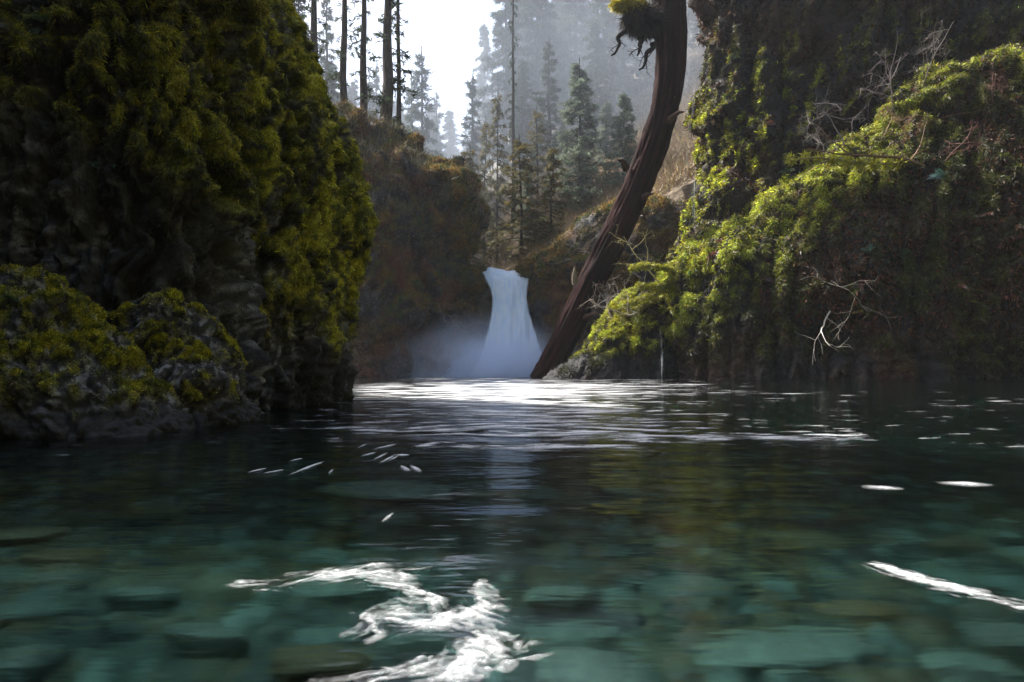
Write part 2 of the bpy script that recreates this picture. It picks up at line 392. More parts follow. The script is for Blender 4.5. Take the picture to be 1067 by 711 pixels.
GN = loft([(45, 1090), (52, 1060), (60, 1025), (75, 985), (95, 950), (120, 915), (150, 878), (180, 848), (205, 812), (230, 776), (250, 745), (265, 718), (285, 698), (310, 690), (350, 688), (400, 692)],
          [(45, 1250), (60, 1400), (400, 1450)], 50, [(-1, 9.0), (6, 8.3), (14, 7), (24, 5)], 0.15, bottom=-1.2, p=.82, lean=[(-1, 0), (8, 0), (24, .8)])
def lit_shoulderN(V, N_):
    # sunlit band painted as brighter moss along the mound's upper left shoulder
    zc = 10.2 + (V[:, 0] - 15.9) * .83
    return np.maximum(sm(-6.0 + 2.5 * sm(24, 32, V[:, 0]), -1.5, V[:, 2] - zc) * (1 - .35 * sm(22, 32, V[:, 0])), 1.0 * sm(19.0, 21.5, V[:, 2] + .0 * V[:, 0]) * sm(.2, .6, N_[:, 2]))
rock('great mossy mound with ferns sloping into the pool on the right', GN, M_ROCK_FAR, drape(1.2, 7, .95, 1.5, .42, .5, 3.4, 91), paint_right(93, lit_shoulderN, .1, .1),
     [dict(count=190000, size=.27, wid=.2, droop=.8), dict(name='brown_ferns', on='rock', count=26000, size=.24, droop=.9, dens=lambda c, n: sm(15, 19, c[:, 0]) * sm(2, 5, c[:, 2]), colf=lambda t, p, r: mixc(BROWN * 1.4, RED * 1.3, r.random(len(t)) ** 2) * r.uniform(.3, 1.3, (len(t), 1)))], name='mossy_mound', cat='mound', key='N')
GS = loft([(298, 672), (306, 655), (318, 641), (332, 630), (345, 622), (360, 612), (375, 596), (386, 580), (396, 568), (410, 560)],
          [(298, 690), (320, 706), (410, 715)], 50.5, [(-1, 4.0), (4, 2.8), (6.5, 1.2)], 0.13, bottom=-1.0, p=.9)
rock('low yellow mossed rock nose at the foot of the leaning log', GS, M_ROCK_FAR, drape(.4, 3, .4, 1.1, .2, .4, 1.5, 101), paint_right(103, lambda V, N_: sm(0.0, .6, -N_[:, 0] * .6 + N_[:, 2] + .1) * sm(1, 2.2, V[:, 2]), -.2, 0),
     [dict(count=36000, size=.22, wid=.2, droop=.6)], name='mossy_rock', cat='rock', part='rock_body', key='S')

# unseen walls added beside and behind the camera to darken the foreground
def wall(pts, h, label, seed):
    pts = np.array(pts, float); s = np.concatenate([[0], np.cumsum(np.hypot(*np.diff(pts, axis=0).T))])
    n = int(s[-1] / .9); t = np.linspace(0, s[-1], n); x = smooth1(np.interp(t, s, pts[:, 0]), 9); y = smooth1(np.interp(t, s, pts[:, 1]), 9)
    z = np.linspace(-1.5, h, int(h / .9)); G = np.zeros((len(z), n, 3)); G[..., 0] = x; G[..., 1] = y; G[..., 2] = z[:, None]
    V = G.reshape(-1, 3); nn = np.stack([-np.gradient(y), np.gradient(x), 0 * x], -1); nn = nrm(nn); nn = np.tile(nn, (len(z), 1))
    V = V + nn * (fbm(V / 8, 4, seed) * 3 + billow(V / 2.5, 2, seed) * 1.2)[:, None]
    B = V + nn * -4.0 * -1
    Cr, Cm, M = paint_left(seed, 2, None)(V, nn); C = Cr * (1 - M[:, None]) + Cm * M[:, None]
    Fc = gfaces(len(z), n, False); k = len(V)
    # a second skin 5 m behind gives the wall its thickness
    back = V.copy(); cen = np.array([0, 15, 0]); dirn = nrm((V - cen) * [1, 1, 0]); back = V + dirn * 5
    Fb = Fc[:, ::-1] + k; top = np.arange(n - 1) + (len(z) - 1) * n
    Ft = np.stack([top, top + 1, top + 1 + k, top + k], -1)
    tag(link('shade_wall', mesh('shade_wall', np.vstack([V, back]), np.vstack([Fc, Fb, Ft]), M_ROCK_FAR, np.vstack([C, C]))), label, 'gorge wall')
wall([(-20, 13), (-19, 6), (-18, -4), (-16, -20), (-8, -34), (6, -38)], 30, 'unseen wall added for shade, running back from the near left cliff', 111)
wall([(70, 54), (56, 40), (44, 20), (38, 0), (34, -20), (24, -34), (2, -38)], 32, 'unseen wall added for shade, running back from the mossy mound', 121)

# ===================================================================== TERRAIN BEHIND
def terrain(x, y):
    x = np.asarray(x, float); y = np.asarray(y, float)
    p = np.stack([x, y, 0 * x], -1)
    c = -1.0 - 0.30 * (y - 66)             # valley line
    r = np.maximum(0, x - c - 3.2); l = np.maximum(0, c - 3.2 - x)
    hr = 9.3 + 0.62 * r + 0.10 * np.maximum(0, r - 20) + 0.30 * np.clip(y - 72, 0, 50) * sm(0, 6, r)
    hl = 9.3 + np.minimum(1.25 * l, 13 + 0.25 * l)
    z = np.where(x > c, hr, hl) + 0.10 * np.maximum(0, y - 85) + 0.10 * np.maximum(0, y - 120)
    z = z + (fbm(p / 14, 3, 7) * 3.0 + fbm(p / 3.5, 3, 8) * .9) * sm(0, 4, r + l)
    return z
def build_terrain():
    xs = np.concatenate([np.arange(-90, -20, 2.0), np.arange(-20, 45, .55), np.arange(45, 120, 2.5)]); ys = np.concatenate([np.arange(67.5, 120, .6), np.arange(120, 300, 3.0)])
    GX, GY = np.meshgrid(xs, ys); zz = terrain(GX.ravel(), GY.ravel())
    zz[:len(xs)] = -2.0                                  # the slope's front edge goes down into the ground
    V = np.stack([GX.ravel(), GY.ravel(), zz], -1)
    n1 = fbm(V / 5, 4, 9); n2 = fbm(V / 1.2, 3, 10)
    C = mixc([.13, .09, .06], [.22, .18, .13], sm(-.3, .3, n2)); C = mixc([0, 0, 0], [1, 1, 1], np.ones(len(V))) * C
    g = sm(.05, .35, n1)[:, None]; C = C * (1 - g) + np.array([.055, .065, .02]) * g
    Fc = gfaces(len(ys), len(xs), False)
    tag(link('hillside', mesh('hillside', V, Fc, M_SOIL, C)), kind='structure')
    return V, Fc, C
TV, TF, TC = build_terrain()

# ===================================================================== WATER, BED
def mat_water():
    m, nt, N, L, out = newmat('river_water')
    v = coords(N, L, (0.55, 1.5, 1.0))
    n1 = N('TexNoise', Scale=1.6, Detail=4.0, Roughness=0.55); L(v, n1.inputs['Vector'])
    v2 = coords(N, L, (0.35, 1.3, 1.0)); n2 = N('TexNoise', Scale=0.45, Detail=3.0); L(v2, n2.inputs['Vector'])
    a = N('Math', operation='MULTIPLY'); a.inputs[1].default_value = 2.2; L(n2.outputs['Fac'], a.inputs[0])
    s = N('Math', operation='ADD'); L(a.outputs[0], s.inputs[0]); L(n1.outputs['Fac'], s.inputs[1])
    b = N('Bump', Strength=1.0, Distance=0.028); L(s.outputs[0], b.inputs['Height'])
    fr = N('Fresnel', IOR=1.33); L(b.outputs[0], fr.inputs['Normal'])
    g = N('BsdfGlossy', Roughness=0.07); L(b.outputs[0], g.inputs['Normal'])
    rf = N('BsdfRefraction', IOR=1.33, Roughness=0.20); L(b.outputs[0], rf.inputs['Normal'])
    mx = N('MixShader'); L(fr.outputs[0], mx.inputs[0]); L(rf.outputs[0], mx.inputs[1]); L(g.outputs[0], mx.inputs[2])
    L(mx.outputs[0], out.inputs['Surface'])
    va = N('VolumeAbsorption', Density=1.65); va.inputs['Color'].default_value = (0.20, 0.56, 0.54, 1)
    L(va.outputs[0], out.inputs['Volume'])
    return m
x0, x1, y0, y1, zb = -80, 90, -45, 68.5, -3.5
V = [(x0, y0, 0), (x1, y0, 0), (x1, y1, 0), (x0, y1, 0), (x0, y0, zb), (x1, y0, zb), (x1, y1, zb), (x0, y1, zb)]
Fq = [(0, 1, 2, 3), (7, 6, 5, 4), (0, 4, 5, 1), (1, 5, 6, 2), (2, 6, 7, 3), (3, 7, 4, 0)]
tag(link('river_water', mesh('river_water', V, Fq, mat_water(), smooth=False)), kind='structure')

def bed_z(x, y):
    p = np.stack([x, y, 0 * x], -1)
    return -0.62 - 0.012 * np.clip(y, 0, 60) + fbm(p / 1.6, 3, 31) * .10 - .12 * sm(.5, 4, x) - 0.25 * sm(4, 12, y)
def build_bed():
    xs = np.concatenate([np.arange(-80, -6, 2.), np.arange(-6, 8, .04), np.arange(8, 90, 2.)]); ys = np.concatenate([np.arange(-45, 0, 2.), np.arange(0, 9, .04), np.arange(9, 68, 1.)])
    GX, GY = np.meshgrid(xs, ys); x, y = GX.ravel(), GY.ravel(); p = np.stack([x, y, 0 * x], -1)
    z = bed_z(x, y) + (billow(p / .16, 2, 33)) * .035
    n = fbm(p / .3, 4, 35)
    C = mixc([.045, .045, .04], [.13, .135, .12], sm(-.3, .4, n)); b = sm(.1, .4, fbm(p / .9, 2, 37))[:, None]; C = C * (1 - b) + np.array([.10, .065, .04]) * b
    tag(link('river_bed', mesh('river_bed', np.stack([x, y, z], -1), gfaces(len(ys), len(xs), False), M_STONE, C)), kind='structure')
build_bed()
def under(px, py, depth):
    """where a look through the water surface at that pixel meets the given depth"""
    Ys = H * F / (py - HZ); d = np.array([(px - CX) / F, 1.0]); hd = np.hypot(*d)
    ti = math.atan(hd * F / (py - HZ)); tt = math.asin(math.sin(ti) / 1.33)
    u = d / hd; q = np.array([X(px, Ys), Ys]) + u * depth * math.tan(tt); return q[0], q[1]
def stone_mesh(k):
    r = np.random.default_rng(k); nu, nv = 28, 16
    th = np.linspace(0, 2 * math.pi, nu + 1)[:-1]; ph = np.linspace(-math.pi / 2, math.pi / 2, nv)
    G = np.stack([np.cos(ph)[:, None] * np.cos(th), np.cos(ph)[:, None] * np.sin(th), np.sin(ph)[:, None] * np.ones(nu)], -1).reshape(-1, 3)
    G = G * [1, 1, 1.0]
    G = G * (1 + fbm(G * .9, 3, 200 + k * 3)[:, None] * .45)
    base = [(.17, .18, .165), (.13, .12, .10), (.27, .28, .25), (.17, .11, .07), (.08, .085, .085), (.19, .16, .11)][k % 6]
    C = np.array(base) * (1 + .5 * fbm(G * 3, 3, 300 + k))[:, None]
    return mesh('river_stone', G, gfaces(nv, nu), M_STONE, C)
SM = [stone_mesh(k) for k in range(8)]
def stone(x, y, z, sx, sy, sz, k, label, group=None):
    o = link('river_stone', SM[k]); o.location = (x, y, z); o.scale = (sx, sy, sz); o.rotation_euler = (random.uniform(-.12, .12), random.uniform(-.12, .12), random.uniform(-.4, .4))
    tag(o, label, 'stone', group); return o
BIG = [(815, 668, .50, .33, .14, .08, 2, 'long pale teal stone under water, largest at the lower right'),
       (622, 690, .48, .20, .13, .10, 2, 'rounded pale teal stone under water at the bottom middle'),
       (208, 655, .50, .16, .09, .07, 0, 'broad teal stone under water in the lower left shallows'),
       (400, 507, .45, .48, .30, .09, 2, 'wide pale sunken slab above the white foam swirl'),
       (1050, 655, .48, .14, .12, .10, 0, 'teal stone cut by the right frame edge under water'),
       (585, 612, .50, .16, .10, .07, 2, 'flat pale stone under water right of the foam swirl'),
       (18, 552, .45, .22, .14, .07, 5, 'pinkish grey sunken stone at the left frame edge'),
       (150, 610, .50, .15, .09, .06, 0, 'oval teal stone under water left of the foam swirl'),
       (330, 680, .50, .17, .09, .06, 3, 'brown flat sunken stone below the foam swirl'),
       (20, 680, .50, .12, .10, .07, 0, 'teal stone in the bottom left corner under water')]
def cobbles():
    r = np.random.default_rng(5); nu, nv = 12, 7; n = 5200
    th = np.linspace(0, 2 * math.pi, nu + 1)[:-1]; ph = np.linspace(-math.pi / 2, math.pi / 2, nv)
    G = np.stack([np.cos(ph)[:, None] * np.cos(th), np.cos(ph)[:, None] * np.sin(th), np.sin(ph)[:, None] * np.ones(nu)], -1).reshape(-1, 3)
    y = 1.2 + 8.5 * r.random(n) ** 1.2; x = r.uniform(-1, 1, n) * (y * .85 + .8); sz = .022 + .075 * r.random(n) ** 1.8
    z = bed_z(x, y) + sz * .15; a = r.uniform(0, 6.28, n)
    S3 = np.stack([sz * r.uniform(.9, 1.5, n), sz * r.uniform(.7, 1.1, n), sz * r.uniform(.4, .7, n)], -1)
    V = G[None] * S3[:, None]; V = V * (1 + .25 * fbm((V * 12 + r.uniform(0, 50, (n, 1, 3))).reshape(-1, 3), 2, 4).reshape(n, -1, 1))
    c, s_ = np.cos(a)[:, None], np.sin(a)[:, None]; V = np.stack([V[..., 0] * c - V[..., 1] * s_, V[..., 0] * s_ + V[..., 1] * c, V[..., 2]], -1) + np.stack([x, y, z], -1)[:, None]
    base = np.array([(.20, .22, .21), (.10, .10, .095), (.26, .28, .26), (.15, .10, .065), (.06, .062, .062), (.19, .16, .12)])[r.integers(0, 6, n)]
    Fc = (gfaces(nv, nu)[None] + (np.arange(n) * nu * nv)[:, None, None]).reshape(-1, 4)
    tag(link('gravel', mesh('gravel', V.reshape(-1, 3), Fc, M_STONE, np.repeat(base, nu * nv, 0))), 'packed small cobbles and gravel covering the river bed under water', 'gravel', kind='stuff')
cobbles()
used = []
for (px, py, dep, sx, sy, sz, k, lab) in BIG:
    x, y = under(px, py, dep); stone(x, y, -dep - .05 - sz * .5, sx, sy, sz, k, lab); used.append((x, y, max(sx, sy)))
tries = 0; n = 0
while n < 285 and tries < 9000:
    tries += 1
    px = random.uniform(-60, 1130); py = 385 + 711 * .7 / random.uniform(1.45, 6.5) if random.random() < .6 else random.uniform(500, 730)
    dep = .58; x, y = under(px, py, dep); s = random.choice([.05, .065, .08, .10, .13, .16]) * random.uniform(.8, 1.2)
    if any((x - a) ** 2 + (y - b) ** 2 < (s * .8 + c * .85) ** 2 for a, b, c in used): continue
    used.append((x, y, s)); k = random.randrange(8)
    z = float(bed_z(np.array([x]), np.array([y]))[0])
    stone(x, y, z + s * .12, s * random.uniform(.9, 1.35), s * random.uniform(.7, 1), s * random.uniform(.35, .6), k,
          'smooth sunken stone among the many cobbles of the shallow river bed', 'cobbles on the river bed'); n += 1

# ---- foam
def mat_foam():
    m, nt, N, L, out = newmat('foam')
    at = N('Attribute', attribute_name='foam')
    nz = N('TexNoise', Scale=60.0, Detail=3.0); L(coords(N, L), nz.inputs['Vector'])
    mm = N('Math', operation='MULTIPLY'); L(at.outputs['Fac'], mm.inputs[0]); L(nz.outputs['Fac'], mm.inputs[1])
    r = N('MapRange'); r.inputs['From Min'].default_value = .02; r.inputs['From Max'].default_value = .46; L(mm.outputs[0], r.inputs['Value'])
    d = N('BsdfPrincipled', Roughness=.7); d.inputs['Base Color'].default_value = (.60, .62, .65, 1)
    t = N('BsdfTransparent'); mx = N('MixShader'); L(r.outputs[0], mx.inputs[0]); L(t.outputs[0], mx.inputs[1]); L(d.outputs[0], mx.inputs[2])
    L(mx.outputs[0], out.inputs['Surface']); return m
M_FOAM = mat_foam()
def ypx(py): return H * F / (py - HZ)
def foam_patch(xs, ys, field, name, label=None, cat=None, group=None, kind=None, z=.004, soft=.75):
    GX, GY = np.meshgrid(xs, ys); x, y = GX.ravel(), GY.ravel(); f = field(x, y)
    Fc = gfaces(len(ys), len(xs), False); keep = f[Fc].max(1) > .05; Fc = Fc[keep]
    if not len(Fc): print('no foam', name); return
    u, inv = np.unique(Fc, return_inverse=True); Fc = inv.reshape(-1, 4)
    V = np.stack([x[u], y[u], z + .006 * np.clip(f[u], 0, 1)], -1)
    c = V.mean(0); c[2] = 0
    o = link(name, mesh(name, V - c, Fc, M_FOAM, attrs={'foam': np.clip(f[u], 0, 1.3) * soft})); o.location = c
    return tag(o, label, cat, group, kind)
def band(pts, seed, fx=6, fy=22, thr=.0, ang=0.0, slant=.35):
    """pts: [(px,py,halfwidth m)] stroke on the water; wispy noise drawn out along the flow"""
    P2 = [(X(a, ypx(b)), ypx(b), w) for a, b, w in pts]
    def f(x, y):
        wx = fbm(np.stack([x * 4, y * 4, 0 * x], -1), 3, seed + 8) * .07; wy = fbm(np.stack([x * 4, y * 4, 0 * x + 9], -1), 3, seed + 6) * .07
        X_, Y_ = x + wx, y + wy
        d = np.full(len(x), -9.0); al = np.zeros(len(x)); ac = np.zeros(len(x)); run = 0.0
        for (ax, ay, aw), (bx, by, bw) in zip(P2[:-1], P2[1:]):
            aw, bw = aw * 1.5, bw * 1.5; vx, vy = bx - ax, by - ay; L2 = math.hypot(vx, vy); t = np.clip(((X_ - ax) * vx + (Y_ - ay) * vy) / (L2 * L2 + 1e-9), 0, 1)
            w = aw + (bw - aw) * t; ex, ey = X_ - ax - t * vx, Y_ - ay - t * vy; r = np.hypot(ex, ey); q = 1 - r / w; b_ = q > d
            d = np.where(b_, q, d); al = np.where(b_, run + t * L2, al); ac = np.where(b_, (vx * ey - vy * ex) / L2, ac); run += L2
        r_ = np.random.default_rng(seed * 7 + 1); tot = np.zeros(len(x)); near = d > -1.2; A_, B_ = al[near], ac[near]; acc = np.zeros(near.sum())
        wm = np.mean([w for _, _, w in P2]) * 1.5
        lump = fbm(np.stack([x * 7, y * 7, 0 * x], -1), 3, seed + 4)[near]
        for k in range(int(run / .0068)):
            a0 = r_.uniform(-.04, run + .04); b0 = r_.normal() * wm * .5; ln = r_.uniform(.015, .075); w = r_.uniform(.003, .012); sl = slant + r_.normal() * .25
            u = A_ - a0; acc += r_.uniform(.15, .75) * np.exp(-(u / ln) ** 2 - ((B_ - b0 - sl * u - 3 * sl * u * np.abs(u)) / w) ** 2)
        env = sm(-.6, .8, d[near] + lump * .9 + thr)
        brk = sm(-.35, .25, fbm(np.stack([x * 34, y * 34, 0 * x], -1)[near], 3, seed + 20) + .12)
        tot[near] = (.35 + .65 * brk) * (1 - np.exp(-acc * .9)) * .85 * env + sm(.5, 1.2, d[near] + lump * 1.3 + thr) * .30
        return tot
    return f
ar = np.arange
foam_patch(ar(-1.2, -.1, .0035), ar(1.85, 2.8, .0045), band([(262, 608, .03), (300, 612, .05), (350, 600, .11), (390, 597, .12), (425, 612, .07), (450, 628, .05)], 1, 5, 20, 0, .25),
           'foam_patch', 'long feathery white foam swirl left of the bottom middle', 'foam')
foam_patch(ar(-.8, .15, .0035), ar(1.4, 2.3, .0045), band([(497, 612, .03), (505, 640, .04), (512, 665, .06), (500, 688, .10), (455, 700, .10), (405, 700, .08), (370, 706, .05)], 2, 6, 18, 0, .5),
           'foam_patch', 'bright curling white foam swirl at the bottom edge of the frame', 'foam')
foam_patch(ar(1.1, 2.3, .0035), ar(1.85, 2.8, .0045), band([(912, 588, .02), (945, 600, .07), (980, 610, .07), (1010, 620, .06), (1060, 632, .05), (1090, 638, .02)], 3, 6, 22, .05, -.35),
           'foam_patch', 'narrow feathery foam streak near the right frame edge', 'foam')
foam_patch(ar(-.8, -.05, .0035), ar(1.65, 2.25, .0045), band([(380, 660, .05), (410, 640, .07), (450, 650, .08), (480, 640, .04)], 5, 7, 22, -.18, .6),
           'foam_patch', 'thin broken foam wisps between the two white swirls', 'foam')
def dash(px, py, L_, w, a, seed, name, *lab):
    Y = ypx(py); cx = X(px, Y); ca, sa = math.cos(a), math.sin(a)
    def f(x, y):
        p = np.stack([x * 9, y * 9, 0 * x], -1); u = (x - cx) * ca + (y - Y) * sa; v = -(x - cx) * sa + (y - Y) * ca
        return 1.0 - np.hypot(u / L_, (v + .02 * perlin(p, seed)) / w) ** .8 + perlin(p * [2, 8, 1], seed + 1) * .35 * np.clip(1 - np.hypot(u / L_, v / w), 0, 1)
    foam_patch(np.linspace(cx - L_ * 1.3, cx + L_ * 1.3, 70), np.linspace(Y - L_, Y + L_, 70), f, name, *lab)
dash(919, 509, .13, .10, 0, 1, 'foam_patch', 'small foam dash drifting left of its twin on the dark right water', 'foam')
dash(1005, 505, .17, .11, -.2, 2, 'foam_patch', 'small foam dash farther right on the dark right water', 'foam')
def streaks(x, y):  # white sheets stand for real foam and for painted sky glints on ripples
    s = y / 10.0; g = np.log(y) * 9
    p = np.stack([x / (.75 * s), g * 1.6, 0 * x], -1); p[:, 1] += fbm(np.stack([x / (2.5 * s), g * .3, 0 * x], -1), 2, 60) * 1.2
    n_ = fbm(p * [1, 2.2, 1], 4, 61, gain=.65); big = fbm(np.stack([x / (4 * s), g * .35, 0 * x], -1), 2, 65)
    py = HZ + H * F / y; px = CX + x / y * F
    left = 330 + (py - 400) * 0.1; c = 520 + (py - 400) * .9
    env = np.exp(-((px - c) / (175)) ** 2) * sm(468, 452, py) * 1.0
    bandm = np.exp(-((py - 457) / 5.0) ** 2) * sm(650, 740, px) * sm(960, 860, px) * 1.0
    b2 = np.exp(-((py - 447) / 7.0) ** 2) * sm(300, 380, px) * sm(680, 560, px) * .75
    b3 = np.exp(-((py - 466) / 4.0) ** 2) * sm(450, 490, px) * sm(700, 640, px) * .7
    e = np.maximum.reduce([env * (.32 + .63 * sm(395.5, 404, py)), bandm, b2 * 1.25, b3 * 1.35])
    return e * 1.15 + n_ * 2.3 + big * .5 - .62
yl = [5.5]
while yl[-1] < 61: yl.append(yl[-1] * 1.0042)
yl = np.array(yl)
foam_patch(ar(-14, 16, .05), yl[yl > 13], streaks, 'foam_glints', 'bright streaks of foam and painted sky glints over the pool below the waterfall', 'foam', kind='stuff')
foam_patch(ar(-5, 9, .02), yl[yl <= 13], streaks, 'foam_glints', 'thin white lines of foam and painted glints across the middle of the pool', 'foam', kind='stuff')
k = 0
for (px, py, L_, a) in [(321, 488, .10, 1.3), (325, 486, .06, 1.2), (308, 480, .05, .6), (287, 492, .06, .4), (268, 491, .05, .7), (345, 492, .04, -1), (404, 479, .08, 1.3), (397, 476, .07, 1.4), (411, 478, .06, 1.3),
                        (422, 489, .08, -.6), (433, 489, .08, -.6), (402, 466, .09, .6), (378, 465, .05, 1.5), (443, 465, .12, .1), (448, 463, .10, .2), (385, 474, .06, .7), (404, 540, .03, 1.5), (418, 475, .08, 0)]:
    Y = ypx(py); cx = X(px, Y); ca, sa = math.cos(a), math.sin(a); LL = L_ * .8
    f = lambda x, y: 1.3 - np.hypot(((x - cx) * ca + (y - Y) * sa * .25) / LL, (-(x - cx) * sa + (y - Y) * ca * .25) / (LL * .22)) + fbm(np.stack([x * 30, y * 8, 0 * x], -1), 2, k) * .5
    foam_patch(np.linspace(cx - .2, cx + .2, 40), np.linspace(Y - .8, Y + .8, 60), f, 'foam_fleck', 'tiny white foam fleck floating left of the waterfall reflection', 'foam', 'small foam flecks'); k += 1

# ===================================================================== WATERFALL
def mat_fall():
    m, nt, N, L, out = newmat('falling_water')
    n1 = N('TexNoise', Scale=2.6, Detail=6.0, Roughness=.6); L(coords(N, L, (1.8, 1.0, .10)), n1.inputs['Vector'])
    at = N('Attribute', attribute_name='foam')
    r = N('MapRange'); r.inputs['From Min'].default_value = .25; r.inputs['From Max'].default_value = .75; r.inputs['To Min'].default_value = -.25; r.inputs['To Max'].default_value = .25
    L(n1.outputs['Fac'], r.inputs['Value'])
    ad = N('Math', operation='ADD', use_clamp=True); L(r.outputs[0], ad.inputs[0]); L(at.outputs['Fac'], ad.inputs[1])
    cr = N('ValToRGB'); L(n1.outputs['Fac'], cr.inputs[0]); cr.color_ramp.elements[0].position = .3; cr.color_ramp.elements[0].color = (.70, .85, 1.0, 1); cr.color_ramp.elements[1].position = .58; cr.color_ramp.elements[1].color = (.90, .96, 1.0, 1)
    d = N('BsdfDiffuse'); L(cr.outputs[0], d.inputs['Color']); tl = N('BsdfTranslucent'); L(cr.outputs[0], tl.inputs['Color'])
    m1 = N('MixShader'); m1.inputs[0].default_value = .5; L(d.outputs[0], m1.inputs[1]); L(tl.outputs[0], m1.inputs[2])
    t = N('BsdfTransparent'); mx = N('MixShader'); L(ad.outputs[0], mx.inputs[0]); L(t.outputs[0], mx.inputs[1]); L(m1.outputs[0], mx.inputs[2])
    L(mx.outputs[0], out.inputs['Surface']); return m
M_FALL = mat_fall()
wf = thing('waterfall', 'silky blue white waterfall pouring between two cliffs into the pool', 'waterfall', (X(525, 63), 63, 0))
def fall_sheet(name, rows, nu=60, nv=90, bulge=.5, soft=.18):
    """rows: (py, pxl, pxr, Y)"""
    rows = np.array(rows, float); t = np.linspace(0, 1, len(rows)); tt = np.linspace(0, 1, nv)
    R_ = np.stack([smooth1(np.interp(tt, t, rows[:, k]), 7) for k in range(4)], -1)
    s = np.linspace(-1, 1, nu); G = np.empty((nv, nu, 3))
    for i, (py, a, b, Y) in enumerate(R_):
        xl, xr = X(a, Y), X(b, Y); G[i, :, 0] = (xl + xr) / 2 + (xr - xl) / 2 * s; G[i, :, 1] = Y - bulge * np.sqrt(np.clip(1 - s * s, 0, 1)); G[i, :, 2] = Z(py, Y)
    V = G.reshape(-1, 3); V[:, 1] += fbm(V * [1.2, 1, .2], 3, 5) * .35; V[:, 2] += (fbm(V * [1.3, 0, 0] + 3.1, 3, 6) * .15 - .16 * np.sin((V[:, 0] + 1.2) * 1.4)) * sm(.75, 1.0, np.repeat(1 - tt, nu))
    al = np.tile(sm(0, soft, 1 - np.abs(s)) , nv) * 1.3 - .25 * (1 - np.tile(sm(0, .5, 1 - np.abs(s)), nv))
    k = len(V); B = V.copy(); B[:, 1] += .35
    Fc = gfaces(nv, nu, False)
    return link(name, mesh(name, np.vstack([V, B]) - np.array(wf.location), np.vstack([Fc, Fc[:, ::-1] + k]), M_FALL, attrs={'foam': np.concatenate([al, al])}), wf)
fall_sheet('water_sheet', [(281, 498, 556, 66.5), (285, 500, 555, 65.4), (292, 504, 553, 64.8), (300, 509, 551, 64.5), (312, 512, 550, 64.2), (330, 510, 554, 63.8), (350, 505, 561, 63.4), (370, 498, 568, 63.1), (385, 490, 574, 63.0), (396, 484, 578, 62.9)])
# upper river leading to the brink
me = mesh('upper_river', [(X(495, 66), 66, Z(283, 66)), (X(556, 66), 66, Z(284, 66)), (8, 110, 10.3), (-2, 110, 10.3)], [(0, 1, 2, 3)], M_FALL, attrs={'foam': [.9, .9, .6, .6]})
tag(link('upper_river', me), kind='structure')

def mat_mist(dens):
    m, nt, N, L, out = newmat('spray_mist')
    tc = N('TexCoord'); 
    ln = N('VectorMath', operation='LENGTH'); L(tc.outputs['Object'], ln.inputs[0])
    r = N('MapRange'); r.inputs['From Min'].default_value = 1.0; r.inputs['From Max'].default_value = .1; L(ln.outputs['Value'], r.inputs['Value'])
    pw = N('Math', operation='POWER'); pw.inputs[1].default_value = 1.8 if dens > .1 else .8; L(r.outputs[0], pw.inputs[0])
    nz = N('TexNoise', Scale=2.2, Detail=2.0); L(tc.outputs['Object'], nz.inputs['Vector'])
    mr = N('MapRange'); mr.inputs['From Min'].default_value = .3; mr.inputs['From Max'].default_value = .7; mr.inputs['To Min'].default_value = .4; mr.inputs['To Max'].default_value = 1.6; L(nz.outputs['Fac'], mr.inputs['Value'])
    m1 = N('Math', operation='MULTIPLY'); L(pw.outputs[0], m1.inputs[0]); L(mr.outputs[0], m1.inputs[1])
    m2 = N('Math', operation='MULTIPLY'); m2.inputs[1].default_value = dens; L(m1.outputs[0], m2.inputs[0])
    pv = N('VolumePrincipled'); pv.inputs['Color'].default_value = (.74, .84, 1, 1); pv.inputs['Anisotropy'].default_value = 0.0; L(m2.outputs[0], pv.inputs['Density'])
    L(pv.outputs[0], out.inputs['Volume']); return m
def mist(px, py, Y, sx, sy, sz, dens, label):
    G = []; nu, nv = 24, 14
    th = np.linspace(0, 2 * math.pi, nu + 1)[:-1]; ph = np.linspace(-math.pi / 2, math.pi / 2, nv)
    G = np.stack([np.cos(ph)[:, None] * np.cos(th), np.cos(ph)[:, None] * np.sin(th), np.sin(ph)[:, None] * np.ones(nu)], -1).reshape(-1, 3)
    o = link('mist', mesh('mist', G, gfaces(nv, nu), mat_mist(dens))); o.location = P(px, py, Y); o.scale = (sx, sy, sz)
    tag(o, label, 'mist', kind='stuff')
mist(505, 392, 60.5, 10.5, 3.0, 6.2, 1.2, 'blue white spray hanging round the foot of the waterfall')

mist(600, 200, 122, 66, 52, 50, .0115, 'pale sunlit mist drifting in the wooded gorge behind the falls')
# veils of drips off the overhang
def drips(pxa, pxb, pya, pyb, Y, n, label, w=.022, seed=1, minlen=.4, maxlen=2.6):
    r = np.random.default_rng(seed); bag = Bag()
    for i in range(n):
        px = r.uniform(pxa, pxb); py = pya + (pyb - pya) * r.random() ** 1.3; Yy = Y + r.uniform(-.4, .4); ln = r.uniform(minlen, maxlen); c = P(px, py, Yy)
        tube(bag, [c, c - [0, 0, ln * .5], c - [0, 0, ln]], [w * .4, w * r.uniform(.6, 1.3), w * .2], 4, (.75, .8, .88))
    V, Fc, C = bag.arrays(); base = P((pxa + pxb) / 2, pyb, Y)
    o = link('dripping_veil', mesh('dripping_veil', V - base, Fc, M_FALL, attrs={'foam': np.full(len(V), 0.0)})); o.location = base; o['kind'] = 'stuff'
    tag(o, label, 'waterfall')
drips(713, 724, -20, 230, 51.5, 200, 'thin veil of falling drops beside the dark overhang edge', .03, 3)
drips(641, 652, 0, 190, 53, 110, 'faint curtain of drips left of the leaning log top', .02, 4, .2, 1.2)
drips(699, 706, -10, 110, 47.5, 60, 'string of drips falling in front of the leaning log', .02, 5, .1, .3)
